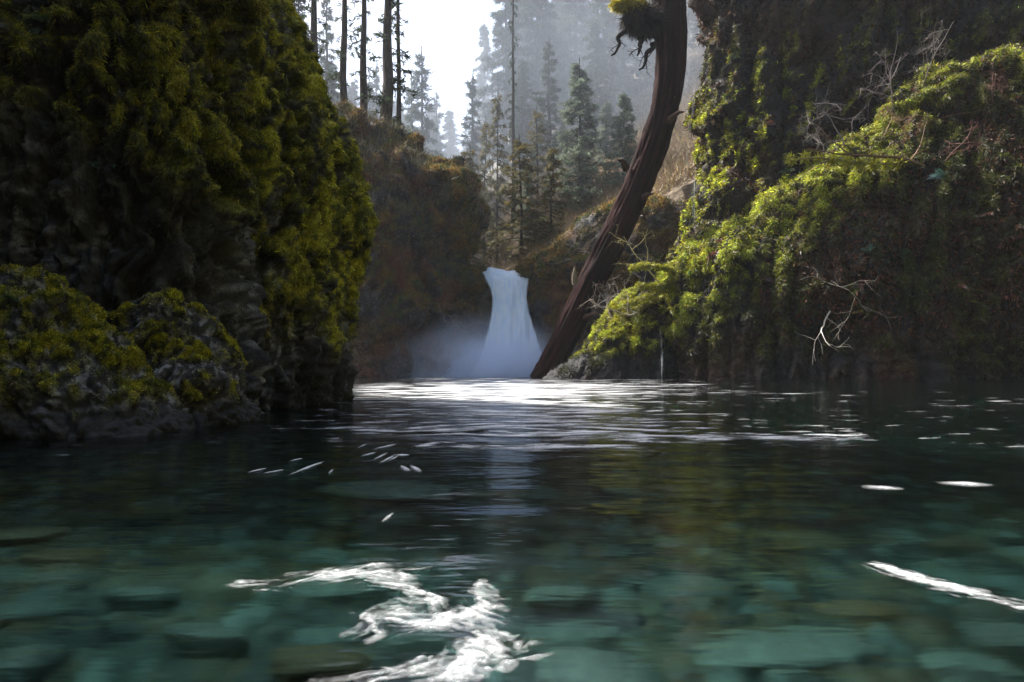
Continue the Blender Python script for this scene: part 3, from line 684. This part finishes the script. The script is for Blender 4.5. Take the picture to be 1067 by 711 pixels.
tr = fall_sheet.__defaults__
b = Bag(); r = np.random.default_rng(3)
for i in range(30):
    px = r.uniform(685.5, 690.5); a = P(px, r.uniform(338, 350), 46.2); e = P(px + r.uniform(-1, 1), 397.5, 45.6)
    tube(b, [a, (a + e) / 2 + [0, -.1, 0], e], [.012, .02, .03], 4, (.8, .85, .9))
V, Fc, C = b.arrays(); base = P(688, 396, 46)
o = link('thin_waterfall', mesh('thin_waterfall', V - base, Fc, M_FALL, attrs={'foam': np.full(len(V), -.03)})); o.location = base
tag(o, 'thin trickle falling from the mossy mound into the pool', 'waterfall')

# ===================================================================== LOG
def wiggle(pts, n, amp, seed):
    pts = np.asarray(pts, float); t = np.linspace(0, 1, len(pts)); tt = np.linspace(0, 1, n)
    q = np.stack([smooth1(np.interp(tt, t, pts[:, k]), max(3, n // len(pts))) for k in range(pts.shape[1])], -1)
    q[0] = pts[0]; q[-1] = pts[-1]
    q[1:-1] += np.stack([fbm(np.stack([tt * 6, tt * 0 + k * 3.3 + seed, tt * 0], -1), 3, seed) for k in range(pts.shape[1])], -1)[1:-1] * amp
    return q
lg = thing('leaning_log', 'huge dead dark trunk leaning from the pool up to the overhang', 'log', tuple(P(572, 392, 57)))
cl = [(564, 400, 57.3, 17), (575, 380, 57, 17), (597, 335, 56, 17), (619, 290, 55, 17.5), (641, 245, 54, 17.5), (662, 200, 53, 17.5), (680, 155, 52, 18), (694, 110, 51, 18), (700, 60, 50.5, 19), (697, 0, 50, 21), (694, -60, 50, 24), (690, -130, 50, 26)]
ctr = np.array([P(a, b, c) for a, b, c, d in cl]); rr = np.array([d / F * c * .86 for a, b, c, d in cl])
tt = np.linspace(0, 1, 12); t2 = np.linspace(0, 1, 260)
ctr = np.stack([smooth1(np.interp(t2, tt, ctr[:, k]), 23) for k in range(3)], -1); rr = np.interp(t2, tt, rr)
bag = Bag(); tube(bag, ctr, rr, 72, (.05, .02, .017)); V, Fc, C = bag.arrays()
cc = np.repeat(ctr, 72, 0); out_ = nrm(V - cc); ang = np.tile(np.arange(72) / 72 * 2 * math.pi, 260); ln = np.repeat(t2 * 30, 72)
q = np.stack([np.cos(ang) * 2.6, np.sin(ang) * 2.6, ln * .22], -1)
dd = (np.abs(perlin(q * 1.6, 3)) * -.35 + fbm(q * .5, 3, 9) * .28 + fbm(q * [5, 5, 2], 2, 12) * .08)
V = V + out_ * dd[:, None]
C = mixc([.005, .003, .003], [.026, .009, .008], sm(-.3, .3, fbm(q * [1.5, 1.5, 1], 3, 15))); C = C * (1 - sm(.7, .9, np.repeat(t2, 72))[:, None] * .5)
link('trunk', mesh('trunk', V - np.array(lg.location), Fc, M_LOG, C), lg)
def limb(bag, a, dirn, length, rad, depth, col, seed, spread=.7, bend=.35, sides=5, droop=0.0, kids=4):
    """a crooked branch with side branches"""
    r = np.random.default_rng(seed); n = max(5, int(8)); pts = [np.array(a, float)]; d = nrm(np.array(dirn, float))
    for i in range(n):
        d = nrm(d + r.normal(size=3) * bend * .45 + np.array([0, 0, -droop])); pts.append(pts[-1] + d * length / n)
    pts = np.array(pts); tube(bag, pts, np.linspace(rad, rad * .25, len(pts)), sides if depth > 1 else 3, col)
    if depth > 0:
        for k in range(kids):
            i = r.integers(1, len(pts) - 1); dd = nrm(pts[min(i + 1, len(pts) - 1)] - pts[i] + r.normal(size=3) * spread)
            limb(bag, pts[i], dd, length * r.uniform(.35, .65), rad * .5, depth - 1, col, int(r.integers(1e6)), spread, bend, sides, droop, kids)
    return pts
for nm, pp in (('root', [(652, 25), (651, 32), (643, 40), (646, 46), (641, 55), (637, 58)]), ('root', [(680, 44), (681, 50), (673, 56), (673, 64), (670, 70), (666, 73)]), ('root', [(668, 38), (667, 50), (664, 58)])):
    b = Bag(); pts = np.array([P(a, c, 49.6) for a, c in pp]); tube(b, wiggle(pts, 24, .12, 4), np.linspace(.22, .06, 24), 6, (.012, .010, .010))
    for i in (6, 12, 17): limb(b, pts[min(len(pts) - 2, i // 5)], (r.normal(), 0, -1), 1.0, .05, 1, (.012, .010, .010), i + 3)
    b.build(nm, M_BARK, lg, lg.location)
def clump(bag, c, size, n, blade, col, seed, squash=(1, 1, 1), droop=.3, jit=.35, wid=.35):
    r = np.random.default_rng(seed); p = r.normal(size=(n, 3)); p = nrm(p) * (r.random((n, 1)) ** .45) * size * np.array(squash)
    d = nrm(nrm(p) + r.normal(size=(n, 3)) * .6 - [0, 0, droop]); s = nrm(np.cross(d, r.normal(size=(n, 3)))); L_ = blade * r.uniform(.5, 1.5, (n, 1))
    q = p + np.asarray(c); V = np.stack([q - s * L_ * wid / 2, q + s * L_ * wid / 2, q + d * L_], 1).reshape(-1, 3)
    cc = np.repeat(np.asarray(col) * r.uniform(1 - jit * 1.3, 1 + jit * 1.5, (n, 1)), 3, 0)
    bag.add(V, np.arange(n * 3).reshape(-1, 3), cc)
for i, (px, py, Y_, dx) in enumerate([(630, 300, 53.6, -1), (668, 205, 51.6, 1), (655, 170, 51.2, -1), (700, 120, 49.4, 1), (612, 330, 53.8, 1)]):
    b = Bag(); a_ = P(px, py, Y_); tube(b, [a_ + [0, 1.2, 0], a_ + [dx * .5, 0, .2], a_ + [dx * .85, -.2, .15]], [.30, .16, .05], 7, (.05, .03, .025), .4, i); b.build('branch_stub', M_BARK, lg, lg.location)
b = Bag(); clump(b, P(672, 22, 49.8), 1.35, 5000, .45, (.018, .014, .012), 3, (1.3, .9, .8), 1.0, wid=.15); b.build('root_mat', M_MOSS, lg, lg.location)
b = Bag(); clump(b, P(655, 4, 49.5), .9, 2200, .30, (.30, .26, .03), 5, (1.5, .8, .7), .8, wid=.3); clump(b, P(664, 10, 49.5), .5, 900, .30, (.30, .22, .03), 6, (1, .8, 1.4), .8, wid=.3)
b.build('moss_clump', M_MOSS, lg, lg.location)
b = Bag(); tube(b, [P(599, 296, 53.5), P(598, 288, 53.3), P(599, 278, 53.2)], [.24, .2, .06], 7, (.17, .14, .10), .3, 2); b.build('broken_stub', M_BARK, lg, lg.location)

# ===================================================================== CONIFERS
def conifer(seed, h=30.0, r0=5.0, nb=120, start=.12, dens=1.0, col=(.030, .045, .022), trunk=.42, droop=.25, moss=0.0, spray=.55, top=.96):
    """returns (trunk mesh, crown mesh); base at origin"""
    r = np.random.default_rng(seed); bt = Bag(); bc = Bag()
    zz = np.linspace(0, h, 14); pts = np.stack([fbm(np.stack([zz / 9, zz * 0, zz * 0], -1), 2, seed) * .5, fbm(np.stack([zz / 9, zz * 0 + 5, zz * 0], -1), 2, seed) * .5, zz], -1); pts[0, :2] = 0
    tube(bt, pts, trunk * (1 - zz / h * .93) + .02, 10, (.050, .040, .035), .15, seed)
    Q, D, SZ = [], [], []
    for i in range(nb):
        t = start + (top - start) * (i + r.random()) / nb; z = t * h; ln = r0 * ((1 - t) ** .8 * .95 + .05) * r.uniform(.55, 1.15) * min(1, (t - start) * 9 + .35)
        a = r.random() * 2 * math.pi; d = np.array([math.cos(a), math.sin(a), .0]); o = np.array([np.interp(z, zz, pts[:, 0]), np.interp(z, zz, pts[:, 1]), z])
        m = 7; s = np.linspace(0, 1, m); el = .25 * (t - .4)
        bp = o + d * (s * ln)[:, None]; bp[:, 2] += s * ln * el - droop * ln * s ** 2 * 1.3 + .12 * ln * s ** 4
        tube(bt, bp, np.linspace(.075, .012, m) * (ln / r0 + .3), 4, (.055, .045, .03))
        ns = int((10 + 46 * ln / 5) * dens); ss = r.uniform(.12, 1, ns) ** .8
        side = np.array([-d[1], d[0], 0]); lat = (r.random(ns) * 2 - 1) * (1 - ss * .75) * ln * .33
        q = np.stack([np.interp(ss, s, bp[:, k]) for k in range(3)], -1) + side * lat[:, None]; q[:, 2] -= np.abs(lat) * .25 + r.random(ns) * .12
        dr = d * .8 + side * np.sign(lat)[:, None] * .7 + r.normal(size=(ns, 3)) * .3; dr[:, 2] -= .35
        Q.append(q); D.append(nrm(dr)); SZ.append(np.full(ns, spray) * r.uniform(.6, 1.3, ns))
    Q = np.concatenate(Q); D = np.concatenate(D); SZ = np.concatenate(SZ)[:, None]; n = len(Q); parts = []; cols = []
    for k in range(4):
        dd = nrm(D + r.normal(size=(n, 3)) * .45); s = nrm(np.cross(dd, [0, 0, 1.0]) + r.normal(size=(n, 3)) * .35); q = Q + r.normal(size=(n, 3)) * .12
        parts.append(np.stack([q - s * SZ * .17, q + s * SZ * .17, q + dd * SZ], 1)); c = np.asarray(col) * r.uniform(.5, 1.6, (n, 1)) * r.uniform(.9, 1.1, (n, 3))
        if moss: c = np.where(r.random((n, 1)) < moss, np.array([.13, .10, .03]) * r.uniform(.5, 1.5, (n, 1)), c)
        cols.append(np.repeat(c[:, None], 3, 1))
    V = np.concatenate(parts).reshape(-1, 3); C = np.concatenate(cols).reshape(-1, 3)
    tv, tf, tcol = bt.arrays()
    return mesh('trunk', tv, tf, M_BARK, tcol), mesh('crown', V, np.arange(len(V)).reshape(-1, 3), M_NEEDLE, C, smooth=False), h
CON = {
    'dense': [conifer(1, 32, 6.2, 190, .10, 1.2, droop=.32), conifer(2, 32, 5.6, 170, .06, 1.2, droop=.38)],
    'open': [conifer(3, 30, 4.4, 90, .22, .8, droop=.25), conifer(4, 30, 3.8, 75, .15, .8, droop=.2)],
    'young': [conifer(5, 16, 3.6, 130, .03, 1.0, (.13, .16, .11), .2, droop=.15, spray=.42), conifer(6, 16, 3.2, 120, .03, 1.0, (.11, .15, .10), .2, droop=.12, spray=.42)],
    'bare': [conifer(7, 34, 3.0, 34, .30, .35, trunk=.62, droop=.35), conifer(8, 34, 2.6, 40, .25, .3, trunk=.55, droop=.3)],
    'mossy': [conifer(9, 18, 3.4, 60, .12, .55, (.10, .095, .045), .16, droop=.3, moss=.35)],
}
nt_ = 0
def plant(kind, px, Y, top, label, group, z=None, wide=1.0, name='conifer_tree'):
    global nt_
    v = CON[kind][nt_ % len(CON[kind])]; nt_ += 1
    x = X(px, Y); g = float(terrain([x], [Y])[0]) - .3 if z is None else z
    hgt = max(4.0, Z(top, Y) - g); s = hgt / v[2]
    o = thing(name, label, 'tree', (x, Y, g), group); o.rotation_euler = (0, 0, random.uniform(0, 6.28)); w = s ** .6 * wide; o.scale = (w, w, s)
    link('trunk', v[0], o); link('crown', v[1], o)
    return o
G1_, G2g = 'tall bare trunks above the left cliff', 'conifers in the misty gorge behind'
for px, Y, w, lab in [(327, 74, 1.0, 'tall dark trunk leftmost of the row above the mossy cliff'), (358, 76, 1.0, 'second bare trunk from the left above the brown cliff'), (378, 77, .9, 'slim straight trunk just left of the thickest trunk'),
                      (403, 72, 1.5, 'thickest bare trunk standing on the brown cliff'), (416, 74, .55, 'thin leaning trunk right of the thickest trunk')]:
    plant('bare', px, Y, -130, lab, G1_, wide=w)
for kind, px, Y, top, lab, w in [
    ('open', 340, 105, -10, 'airy conifer behind the leftmost bare trunks', 1), ('open', 312, 90, -30, 'dark conifer at the shoulder of the golden moss cliff', 1), ('open', 392, 120, 60, 'small hazy conifer between the bare trunks', .8),
    ('open', 440, 105, 48, 'single pointed conifer against the white sky', 1.1), ('open', 455, 130, 92, 'low hazy conifer right of the pointed one', 1.0), ('dense', 425, 150, 110, 'broad blue conifer far up the valley', 1), ('open', 470, 150, 120, 'small far conifer at the lower end of the sky gap', .9), ('open', 370, 140, 75, 'far conifer seen between the second and third trunks', .9),
    ('open', 300, 100, 10, 'conifer just right of the golden moss shoulder', 1.3), ('dense', 345, 125, 60, 'broad hazy conifer filling the gap behind the bare trunks', 1.0), ('dense', 385, 130, 78, 'rounded hazy conifer low between the trunks', 1.0), ('young', 352, 84, 118, 'small fir at the foot of the second trunk', 1.0), ('young', 392, 80, 122, 'small fir at the foot of the thickest trunk', 1.0), ('young', 330, 84, 112, 'small fir at the foot of the leftmost trunk', 1.1),
    ('open', 492, 104, 75, 'airy conifer at the foot of the tall blue one', 1.2), ('dense', 545, 108, 60, 'bushy conifer just right of the straight mossy trunk', .9), ('open', 572, 100, 40, 'airy conifer rising behind the pale young firs', 1.2), ('dense', 620, 104, 20, 'bushy conifer behind the tallest young fir', .9), ('mossy', 488, 84, 150, 'small mossy tree at the edge of the brown cliff', 1.3), ('mossy', 543, 80, 140, 'ochre mossy tree beside the straight trunk', 1.5),
    ('dense', 468, 165, 112, 'pale distant conifer low in the sky gap', 1.3), ('dense', 412, 160, 98, 'pale distant conifer right of the thickest trunk', 1.3), ('dense', 448, 175, 104, 'palest distant conifer behind the pointed one', 1.3), ('dense', 362, 155, 84, 'pale distant conifer between the second and third bare trunks', 1.3),
    ('dense', 450, 135, 118, 'hazy conifer mass under the pointed conifer', 1.0), ('open', 428, 112, 72, 'airy conifer left of the pointed one', 1.0), ('open', 485, 170, 128, 'faint far conifer in the notch of the valley', 1.0),
    ('dense', 527, 118, -45, 'tall blue conifer on the right edge of the sky gap', 1), ('dense', 505, 145, 20, 'hazy conifer stepping down into the sky gap', .9), ('dense', 560, 122, -90, 'dense tall conifer behind the mossy bare tree', 1.0), ('dense', 600, 126, -120, 'dark dense conifer above the pale young firs', 1.05),
    ('dense', 640, 108, -140, 'dark drooping conifer left of the leaning log top', 1.0), ('dense', 690, 105, -120, 'dense conifer partly hidden by the leaning log', 1.0), ('dense', 580, 150, -30, 'far blue conifer between two dense ones', 1), ('dense', 665, 140, -80, 'far conifer behind the drip curtain', 1), ('dense', 735, 112, -140, 'dense conifer almost wholly behind the overhang', 1),
    ('bare', 535, 88, -60, 'straight mossy trunk rising from the brown slope', .55),
    ('young', 604, 84, 60, 'pale young fir tallest in the middle of the slope', 1.25), ('young', 650, 82, 95, 'pale young fir beside the leaning log', 1.2), ('young', 632, 92, 105, 'small pale fir between two larger young firs', 1.1), ('young', 585, 100, 118, 'small hazy young fir at the left of the pale firs', 1.0), ('young', 550, 84, 168, 'tiny young fir on the brown slope below the trunk', .8),
    ('young', 460, 80, 160, 'low fir bush on top of the brown cliff', 1.0), ('young', 430, 92, 128, 'young fir behind the cliff top below the sky', 1.0), ('young', 700, 90, 120, 'pale young fir between the log and the overhang', 1.1),
    ('mossy', 518, 88, 92, 'thin tree wrapped in ochre moss on the slope', .8), ('mossy', 505, 90, 120, 'short moss hung tree left of the ochre one', .8), ('mossy', 560, 90, 110, 'ochre moss hung tree below the dense conifers', 1.2), ('mossy', 575, 78, 150, 'small mossy bare tree above the waterfall rock', 1.3)]:
    plant(kind, px, Y, top, lab, G2g, wide=w)
k = 0
for i in range(46):   # forest closing the slopes
    Y = random.uniform(125, 230); px = random.choice([random.uniform(250, 420), random.uniform(500, 780), random.uniform(500, 780)])
    top = random.uniform(60, 130) if px < 480 else random.uniform(-60, 60)
    if 395 < px < 540: continue
    plant('dense' if px > 480 else 'open', px, Y, top, 'far blue conifer in the hazy forest closing the valley', 'far conifers in the haze')

# undergrowth of bare twigs and brush on the slope
def brush(name, n, ymin, ymax, pxr, size, cols, label, seed, blades=14):
    r = np.random.default_rng(seed); Y = r.uniform(ymin, ymax, n); px = r.uniform(*pxr, n); x = (px - CX) / F * Y; z = terrain(x, Y)
    base = np.stack([x, Y, z], -1); V = []; Cc = []
    for k in range(blades):
        d = nrm(r.normal(size=(n, 3)) * [.8, .8, .35] + [0, 0, .75]); s = nrm(np.cross(d, r.normal(size=(n, 3)))); L_ = size * r.uniform(.4, 1.5, (n, 1)); q = base + r.normal(size=(n, 3)) * size * .45 + [0, 0, size * .25]
        w = .025; V.append(np.stack([q - s * w, q + s * w, q + d * L_], 1)); c = np.array(cols)[r.integers(0, len(cols), n)] * r.uniform(.5, 1.5, (n, 1)); Cc.append(np.repeat(c[:, None], 3, 1))
    V = np.concatenate(V).reshape(-1, 3); C = np.concatenate(Cc).reshape(-1, 3)
    tag(link(name, mesh(name, V, np.arange(len(V)).reshape(-1, 3), M_TWIG, C, smooth=False)), label, 'undergrowth', kind='stuff')
brush('undergrowth', 16000, 69, 118, (300, 760), 1.25, [(.28, .18, .11), (.34, .27, .20), (.24, .14, .08), (.26, .21, .05), (.10, .10, .05)], 'tangled brown winter brush covering the slope above the falls', 5)

# ===================================================================== SHRUBS, BRANCHES, FERNS
def branchy(name, label, cat, start, dirn, length, rad, depth, col, seed, mat=None, group=None, mossy=None, **kw):
    t = thing(name, label, cat, tuple(start), group); b = Bag(); main = limb(b, start, dirn, length, rad, depth, col, seed, **kw)
    b.build('branches' if depth > 1 else 'stem', mat or M_TWIG, t, start)
    if mossy is not None:
        b2 = Bag()
        for i, p in enumerate(main): clump(b2, p, rad * 2.2, 150, rad * 2.0, mossy, seed + i, droop=.5)
        b2.build('moss', M_MOSS, t, start)
    return t
def on(px, py, keys='ABCDMRONS', Ydef=50):
    h = hit(keys, px, py); return (np.array(h[0]), np.array(h[1])) if h else (P(px, py, Ydef), np.array([0, -1.0, 0]))
p, _ = on(668, 290); branchy('bare_shrub', 'leafless pale shrub reaching left across the leaning log', 'shrub', p, (-1, -.1, .45), 6.5, .07, 3, (.22, .19, .15), 11, kids=5, spread=.6)
p, _ = on(690, 300); branchy('bare_shrub', 'leafless shrub with yellowish tips above the rock nose', 'shrub', p, (-.6, -.1, .8), 5.0, .08, 3, (.20, .17, .06), 12, kids=4, spread=.6)
p, _ = on(660, 330); branchy('bare_shrub', 'low fine twigs hanging left over the rock nose', 'shrub', p, (-1, -.2, -.05), 5.0, .05, 3, (.30, .26, .21), 13, kids=5, spread=.5)
for i, (px, py, dx, L_) in enumerate([(702, 283, -1, 3.2), (706, 290, -1, 3.0), (698, 300, -1, 3.4), (694, 308, -.8, 4.2)]):
    p, _ = on(px, py); branchy('mossy_branch', ['upper moss coated branch jutting left from the mound', 'second moss coated branch just under the uppermost', 'third moss coated branch with a forked end', 'lowest moss coated branch drooping toward the trickle'][i], 'branch', p + [0, -.2, 0], (dx, -.3, .15 - .12 * i), L_, .10, 1, (.10, .08, .03), 20 + i, mossy=(.22, .22, .02), kids=2)
p, _ = on(935, 172); branchy('mossy_branch', 'long moss coated limb lying across the mound top', 'branch', p + [0, -.3, 0], (-1, -.15, -.12), 7.0, .14, 1, (.12, .10, .03), 31, mossy=(.28, .28, .02), kids=3, bend=.2)
p, _ = on(960, 175); branchy('mossy_branch', 'brown bare limb slanting down left over the mound', 'branch', p + [0, -.3, 0], (-1, -.15, .32), 8.5, .12, 2, (.11, .06, .03), 32, kids=3, bend=.2)
p, _ = on(862, 325); branchy('dead_branch', 'white forked dead branch low on the dark mound face', 'branch', p + [0, -.4, 0], (-.35, -.2, -.9), 3.4, .06, 2, (.36, .33, .29), 41, kids=3, bend=.5)
p, _ = on(900, 325); branchy('dead_branch', 'long thin pale dead twig curving over the mound face', 'branch', p + [0, -.5, 0], (-1, -.3, .3), 6.0, .035, 2, (.20, .18, .15), 42, kids=4, bend=.5)
for i, (px, py, L_) in enumerate([(880, 150, 4.5), (905, 122, 4.5), (930, 108, 5.0), (960, 88, 4.5), (860, 168, 3.5), (985, 165, 4.5), (1005, 120, 4.0), (1035, 105, 3.5), (948, 140, 3.5)]):
    p, _ = on(px, py + 4); branchy('bare_shrub', 'leafless %s shrub %s' % (['grey', 'dark', 'fine twigged', 'sprawling', 'low', 'reddish upright', 'reddish spiky', 'small reddish', 'brown'][i],
        ['where the mossy shoulder meets the cliff', 'second up the mossy shoulder', 'midway up the mound crest', 'near the top of the mound crest', 'lowest on the mound crest', 'rising from the mound above the blue fern', 'below the green top of the mound', 'nearest the right edge on the mound', 'behind the moss coated limb'][i]), 'shrub',
        p, (random.uniform(-.7, .3), -.3, 1), L_ * (.6 if 5 <= i <= 7 else 1), .05, 3, [(.15, .13, .13), (.12, .08, .08), (.15, .12, .12), (.14, .12, .11), (.14, .12, .11), (.12, .05, .04), (.12, .05, .04), (.12, .055, .045), (.22, .14, .08)][i], 50 + i, kids=5, spread=.9)
p, n_ = on(372, 240); 
for i, (px, py) in enumerate([(343, 118), (349, 124)]):
    b = Bag()
def fern(px, py, size, n, col, label, name='fern', keys='ABCDMRONS', seed=0, hang=.6, leafw=.2, group=None):
    c, nn = on(px, py, keys); r = np.random.default_rng(seed + int(px)); t = thing(name, label, 'fern' if name == 'fern' else 'plant', tuple(c), group)
    if np.dot(nn, -c + [0, 0, H]) < 0: nn = -nn
    for k in range(n):
        b = Bag()
        a = r.uniform(-1.3, 1.3); sd = nrm(np.cross(nn, [0, 0, 1.0])); d = nrm(nn * .7 + sd * math.sin(a) + np.array([0, 0, 1.0]) * (math.cos(a) * .6 - .1)); m = 12; s = np.linspace(0, 1, m); L_ = size * r.uniform(.7, 1.2)
        rp = c + d * (s * L_)[:, None]; rp[:, 2] -= hang * L_ * s ** 2
        tube(b, rp, np.linspace(.012, .003, m) * size * 1.3, 3, np.array(col) * .6)
        V, Fc, Cc = b.arrays(); Q = [V]; FF = [np.vstack([Fc])]; CC = [Cc]; nvv = len(V)
        tg = nrm(np.gradient(rp, axis=0)); lf = nrm(np.cross(tg, nn + r.normal(size=3) * .2))
        for i in range(1, m):
            for sg in (-1, 1):
                ll = leafw * L_ * math.sin(min(1, s[i] * 1.1 + .15) * math.pi) ** .6 * (1.05 - s[i] * .6); w = L_ / m * .42
                p0 = rp[i]; dd = nrm(lf[i] * sg + tg[i] * .35 - [0, 0, .15]); e = p0 + dd * ll
                Q.append(np.array([p0 - tg[i] * w, (p0 + e) / 2 - tg[i] * w, e, (p0 + e) / 2 + tg[i] * w])); FF.append(np.array([[0, 1, 2, 3]]) + nvv); nvv += 4
                CC.append(np.tile(np.array(col) * r.uniform(.7, 1.4), (4, 1)))
        link('frond', mesh('frond', np.concatenate(Q) - c, np.concatenate(FF), M_LEAF, np.concatenate(CC), smooth=False), t)
TEAL, GRN, REDB = (.10, .20, .15), (.06, .12, .035), (.11, .035, .02)
FL = [(48, 22, .30, 5, GRN, 'green fern near the top left corner of the moss cliff'), (70, 82, .22, 4, TEAL, 'pale fern on the dark rock of the upper left'), (128, 100, .20, 5, TEAL, 'cluster of small pale fern leaves on the left cliff'),
      (140, 125, .22, 5, TEAL, 'pale fern just below the leaf cluster on the left cliff'), (235, 132, .16, 5, GRN, 'small bright fern beside the inner cliff ridge'), (118, 172, .20, 4, TEAL, 'pale drooping fern in the middle of the left cliff'), (95, 172, .16, 3, TEAL, 'two thin pale fronds left of the drooping fern'),
      (60, 158, .16, 3, TEAL, 'dim fern at the edge of the painted shade patch'), (82, 55, .22, 5, REDB, 'dead red fern hanging on the left cliff'), (15, 30, .35, 5, (.10, .10, .02), 'long hanging ochre fern in the left corner'), (215, 340, .14, 5, GRN, 'little green fern on the pointed boulder'), (42, 32, .2, 4, TEAL, 'pale upright fern high in the left corner'),
      (10, 310, .18, 5, GRN, 'green fern on the boulder at the left frame edge'), (983, 185, 1.3, 7, (.04, .10, .085), 'large blue green fern on the mound under the reddish shrubs'), (925, 275, 1.1, 5, (.045, .11, .07), 'blue green fern in the centre of the mound face'), (940, 262, 1.0, 5, (.045, .11, .06), 'green fern right of the centre fern on the mound'),
      (905, 262, .9, 4, (.045, .12, .09), 'small teal fern left of the centre fern on the mound'), (1015, 240, 1.0, 5, GRN, 'green fern low on the right part of the mound'), (1010, 280, .9, 4, GRN, 'small green fern below the right fern of the mound'),
      (720, 285, .8, 6, (.08, .20, .08), 'green fern above the thin trickle'), (740, 268, 1.4, 9, REDB, 'dead red fern clump where mound and cliff meet'), (752, 255, 1.3, 8, REDB, 'dead red fern clump right beside its twin at the cliff foot'), (795, 290, 1.1, 5, REDB, 'dark red dead fern on the bright moss slope'), (828, 275, .8, 5, (.30, .18, .05), 'tan withered fern on the bright moss slope'),
      (895, 295, 1.3, 7, REDB, 'large brown dead fern hanging in the mound centre'), (1030, 225, 1.0, 6, REDB, 'brown dead fern near the right edge of the mound'), (1000, 300, 1.1, 6, REDB, 'dull red dead fern low on the mound right side'), (895, 325, .5, 5, (.45, .42, .05), 'small yellow green leaf tuft beside the white dead branch'),
      (770, 60, 1.1, 5, GRN, 'dark green fern on the sheer right cliff'), (800, 130, 1.1, 5, REDB, 'brown dead fern on the sheer right cliff'), (820, 180, 1.0, 5, GRN, 'green fern low on the sheer right cliff')]
for i, (px, py, sz, n, c, lab) in enumerate(FL): fern(px, py, sz, n, c, lab, seed=i, hang=.9 if c is REDB else .5)

# ===================================================================== AIR, LIGHT, CAMERA
m, nt, N, L, out = newmat('haze_air')
pv = N('VolumePrincipled', Density=.00016); pv.inputs['Color'].default_value = (.86, .92, 1.0, 1); pv.inputs['Anisotropy'].default_value = .35
L(pv.outputs[0], out.inputs['Volume'])
a, b_, c, d, e, f = -110, 150, -60, 320, -5, 120
V = [(a, c, e), (b_, c, e), (b_, d, e), (a, d, e), (a, c, f), (b_, c, f), (b_, d, f), (a, d, f)]
o = link('haze', mesh('haze', V, [(3, 2, 1, 0), (4, 5, 6, 7), (0, 1, 5, 4), (1, 2, 6, 5), (2, 3, 7, 6), (3, 0, 4, 7)], m, smooth=False)); tag(o, kind='stuff', label='pale misty air filling the gorge', cat='haze')

W = bpy.data.worlds.new('World'); S.world = W; W.use_nodes = True; nt = W.node_tree
bg = nt.nodes['Background']; sky = nt.nodes.new('ShaderNodeTexSky'); sky.sky_type = 'NISHITA'; sky.sun_disc = False
EL, AZ = math.radians(52), math.radians(-60)       # azimuth from +Y, negative = left
sky.sun_elevation = EL; sky.sun_rotation = AZ; sky.dust_density = 5.0; sky.air_density = 1.0; sky.altitude = 100
nt.links.new(sky.outputs[0], bg.inputs['Color']); bg.inputs['Strength'].default_value = 0.11
ld = bpy.data.lights.new('sun', 'SUN'); ld.energy = 5.0; ld.angle = math.radians(3); ld.color = (1, .95, .86)
sun = bpy.data.objects.new('sun', ld); COL.objects.link(sun)
dv = Vector((math.sin(AZ) * math.cos(EL), math.cos(AZ) * math.cos(EL), math.sin(EL)))
sun.rotation_euler = (-dv).to_track_quat('-Z', 'Y').to_euler()

cd = bpy.data.cameras.new('camera'); cam = bpy.data.objects.new('camera', cd); COL.objects.link(cam); S.camera = cam
cam.location = (0, 0, H); cam.rotation_euler = (math.radians(90), 0, 0); cd.sensor_width = 36; cd.lens = 36 * F / 1067; cd.shift_y = (HZ - 355.5) / 1067
cd.clip_start = .05; cd.clip_end = 2000
S.view_settings.view_transform = 'Standard'; S.view_settings.look = 'None'; S.view_settings.gamma = 1; S.view_settings.exposure = 1.65
S.render.engine = 'CYCLES'; cy = S.cycles
cy.use_denoising = True; cy.max_bounces = 8; cy.diffuse_bounces = 3; cy.glossy_bounces = 3; cy.transmission_bounces = 6; cy.volume_bounces = 4; cy.transparent_max_bounces = 12
cy.sample_clamp_indirect = 4.0; cy.volume_step_rate = 2.0; cy.volume_max_steps = 128
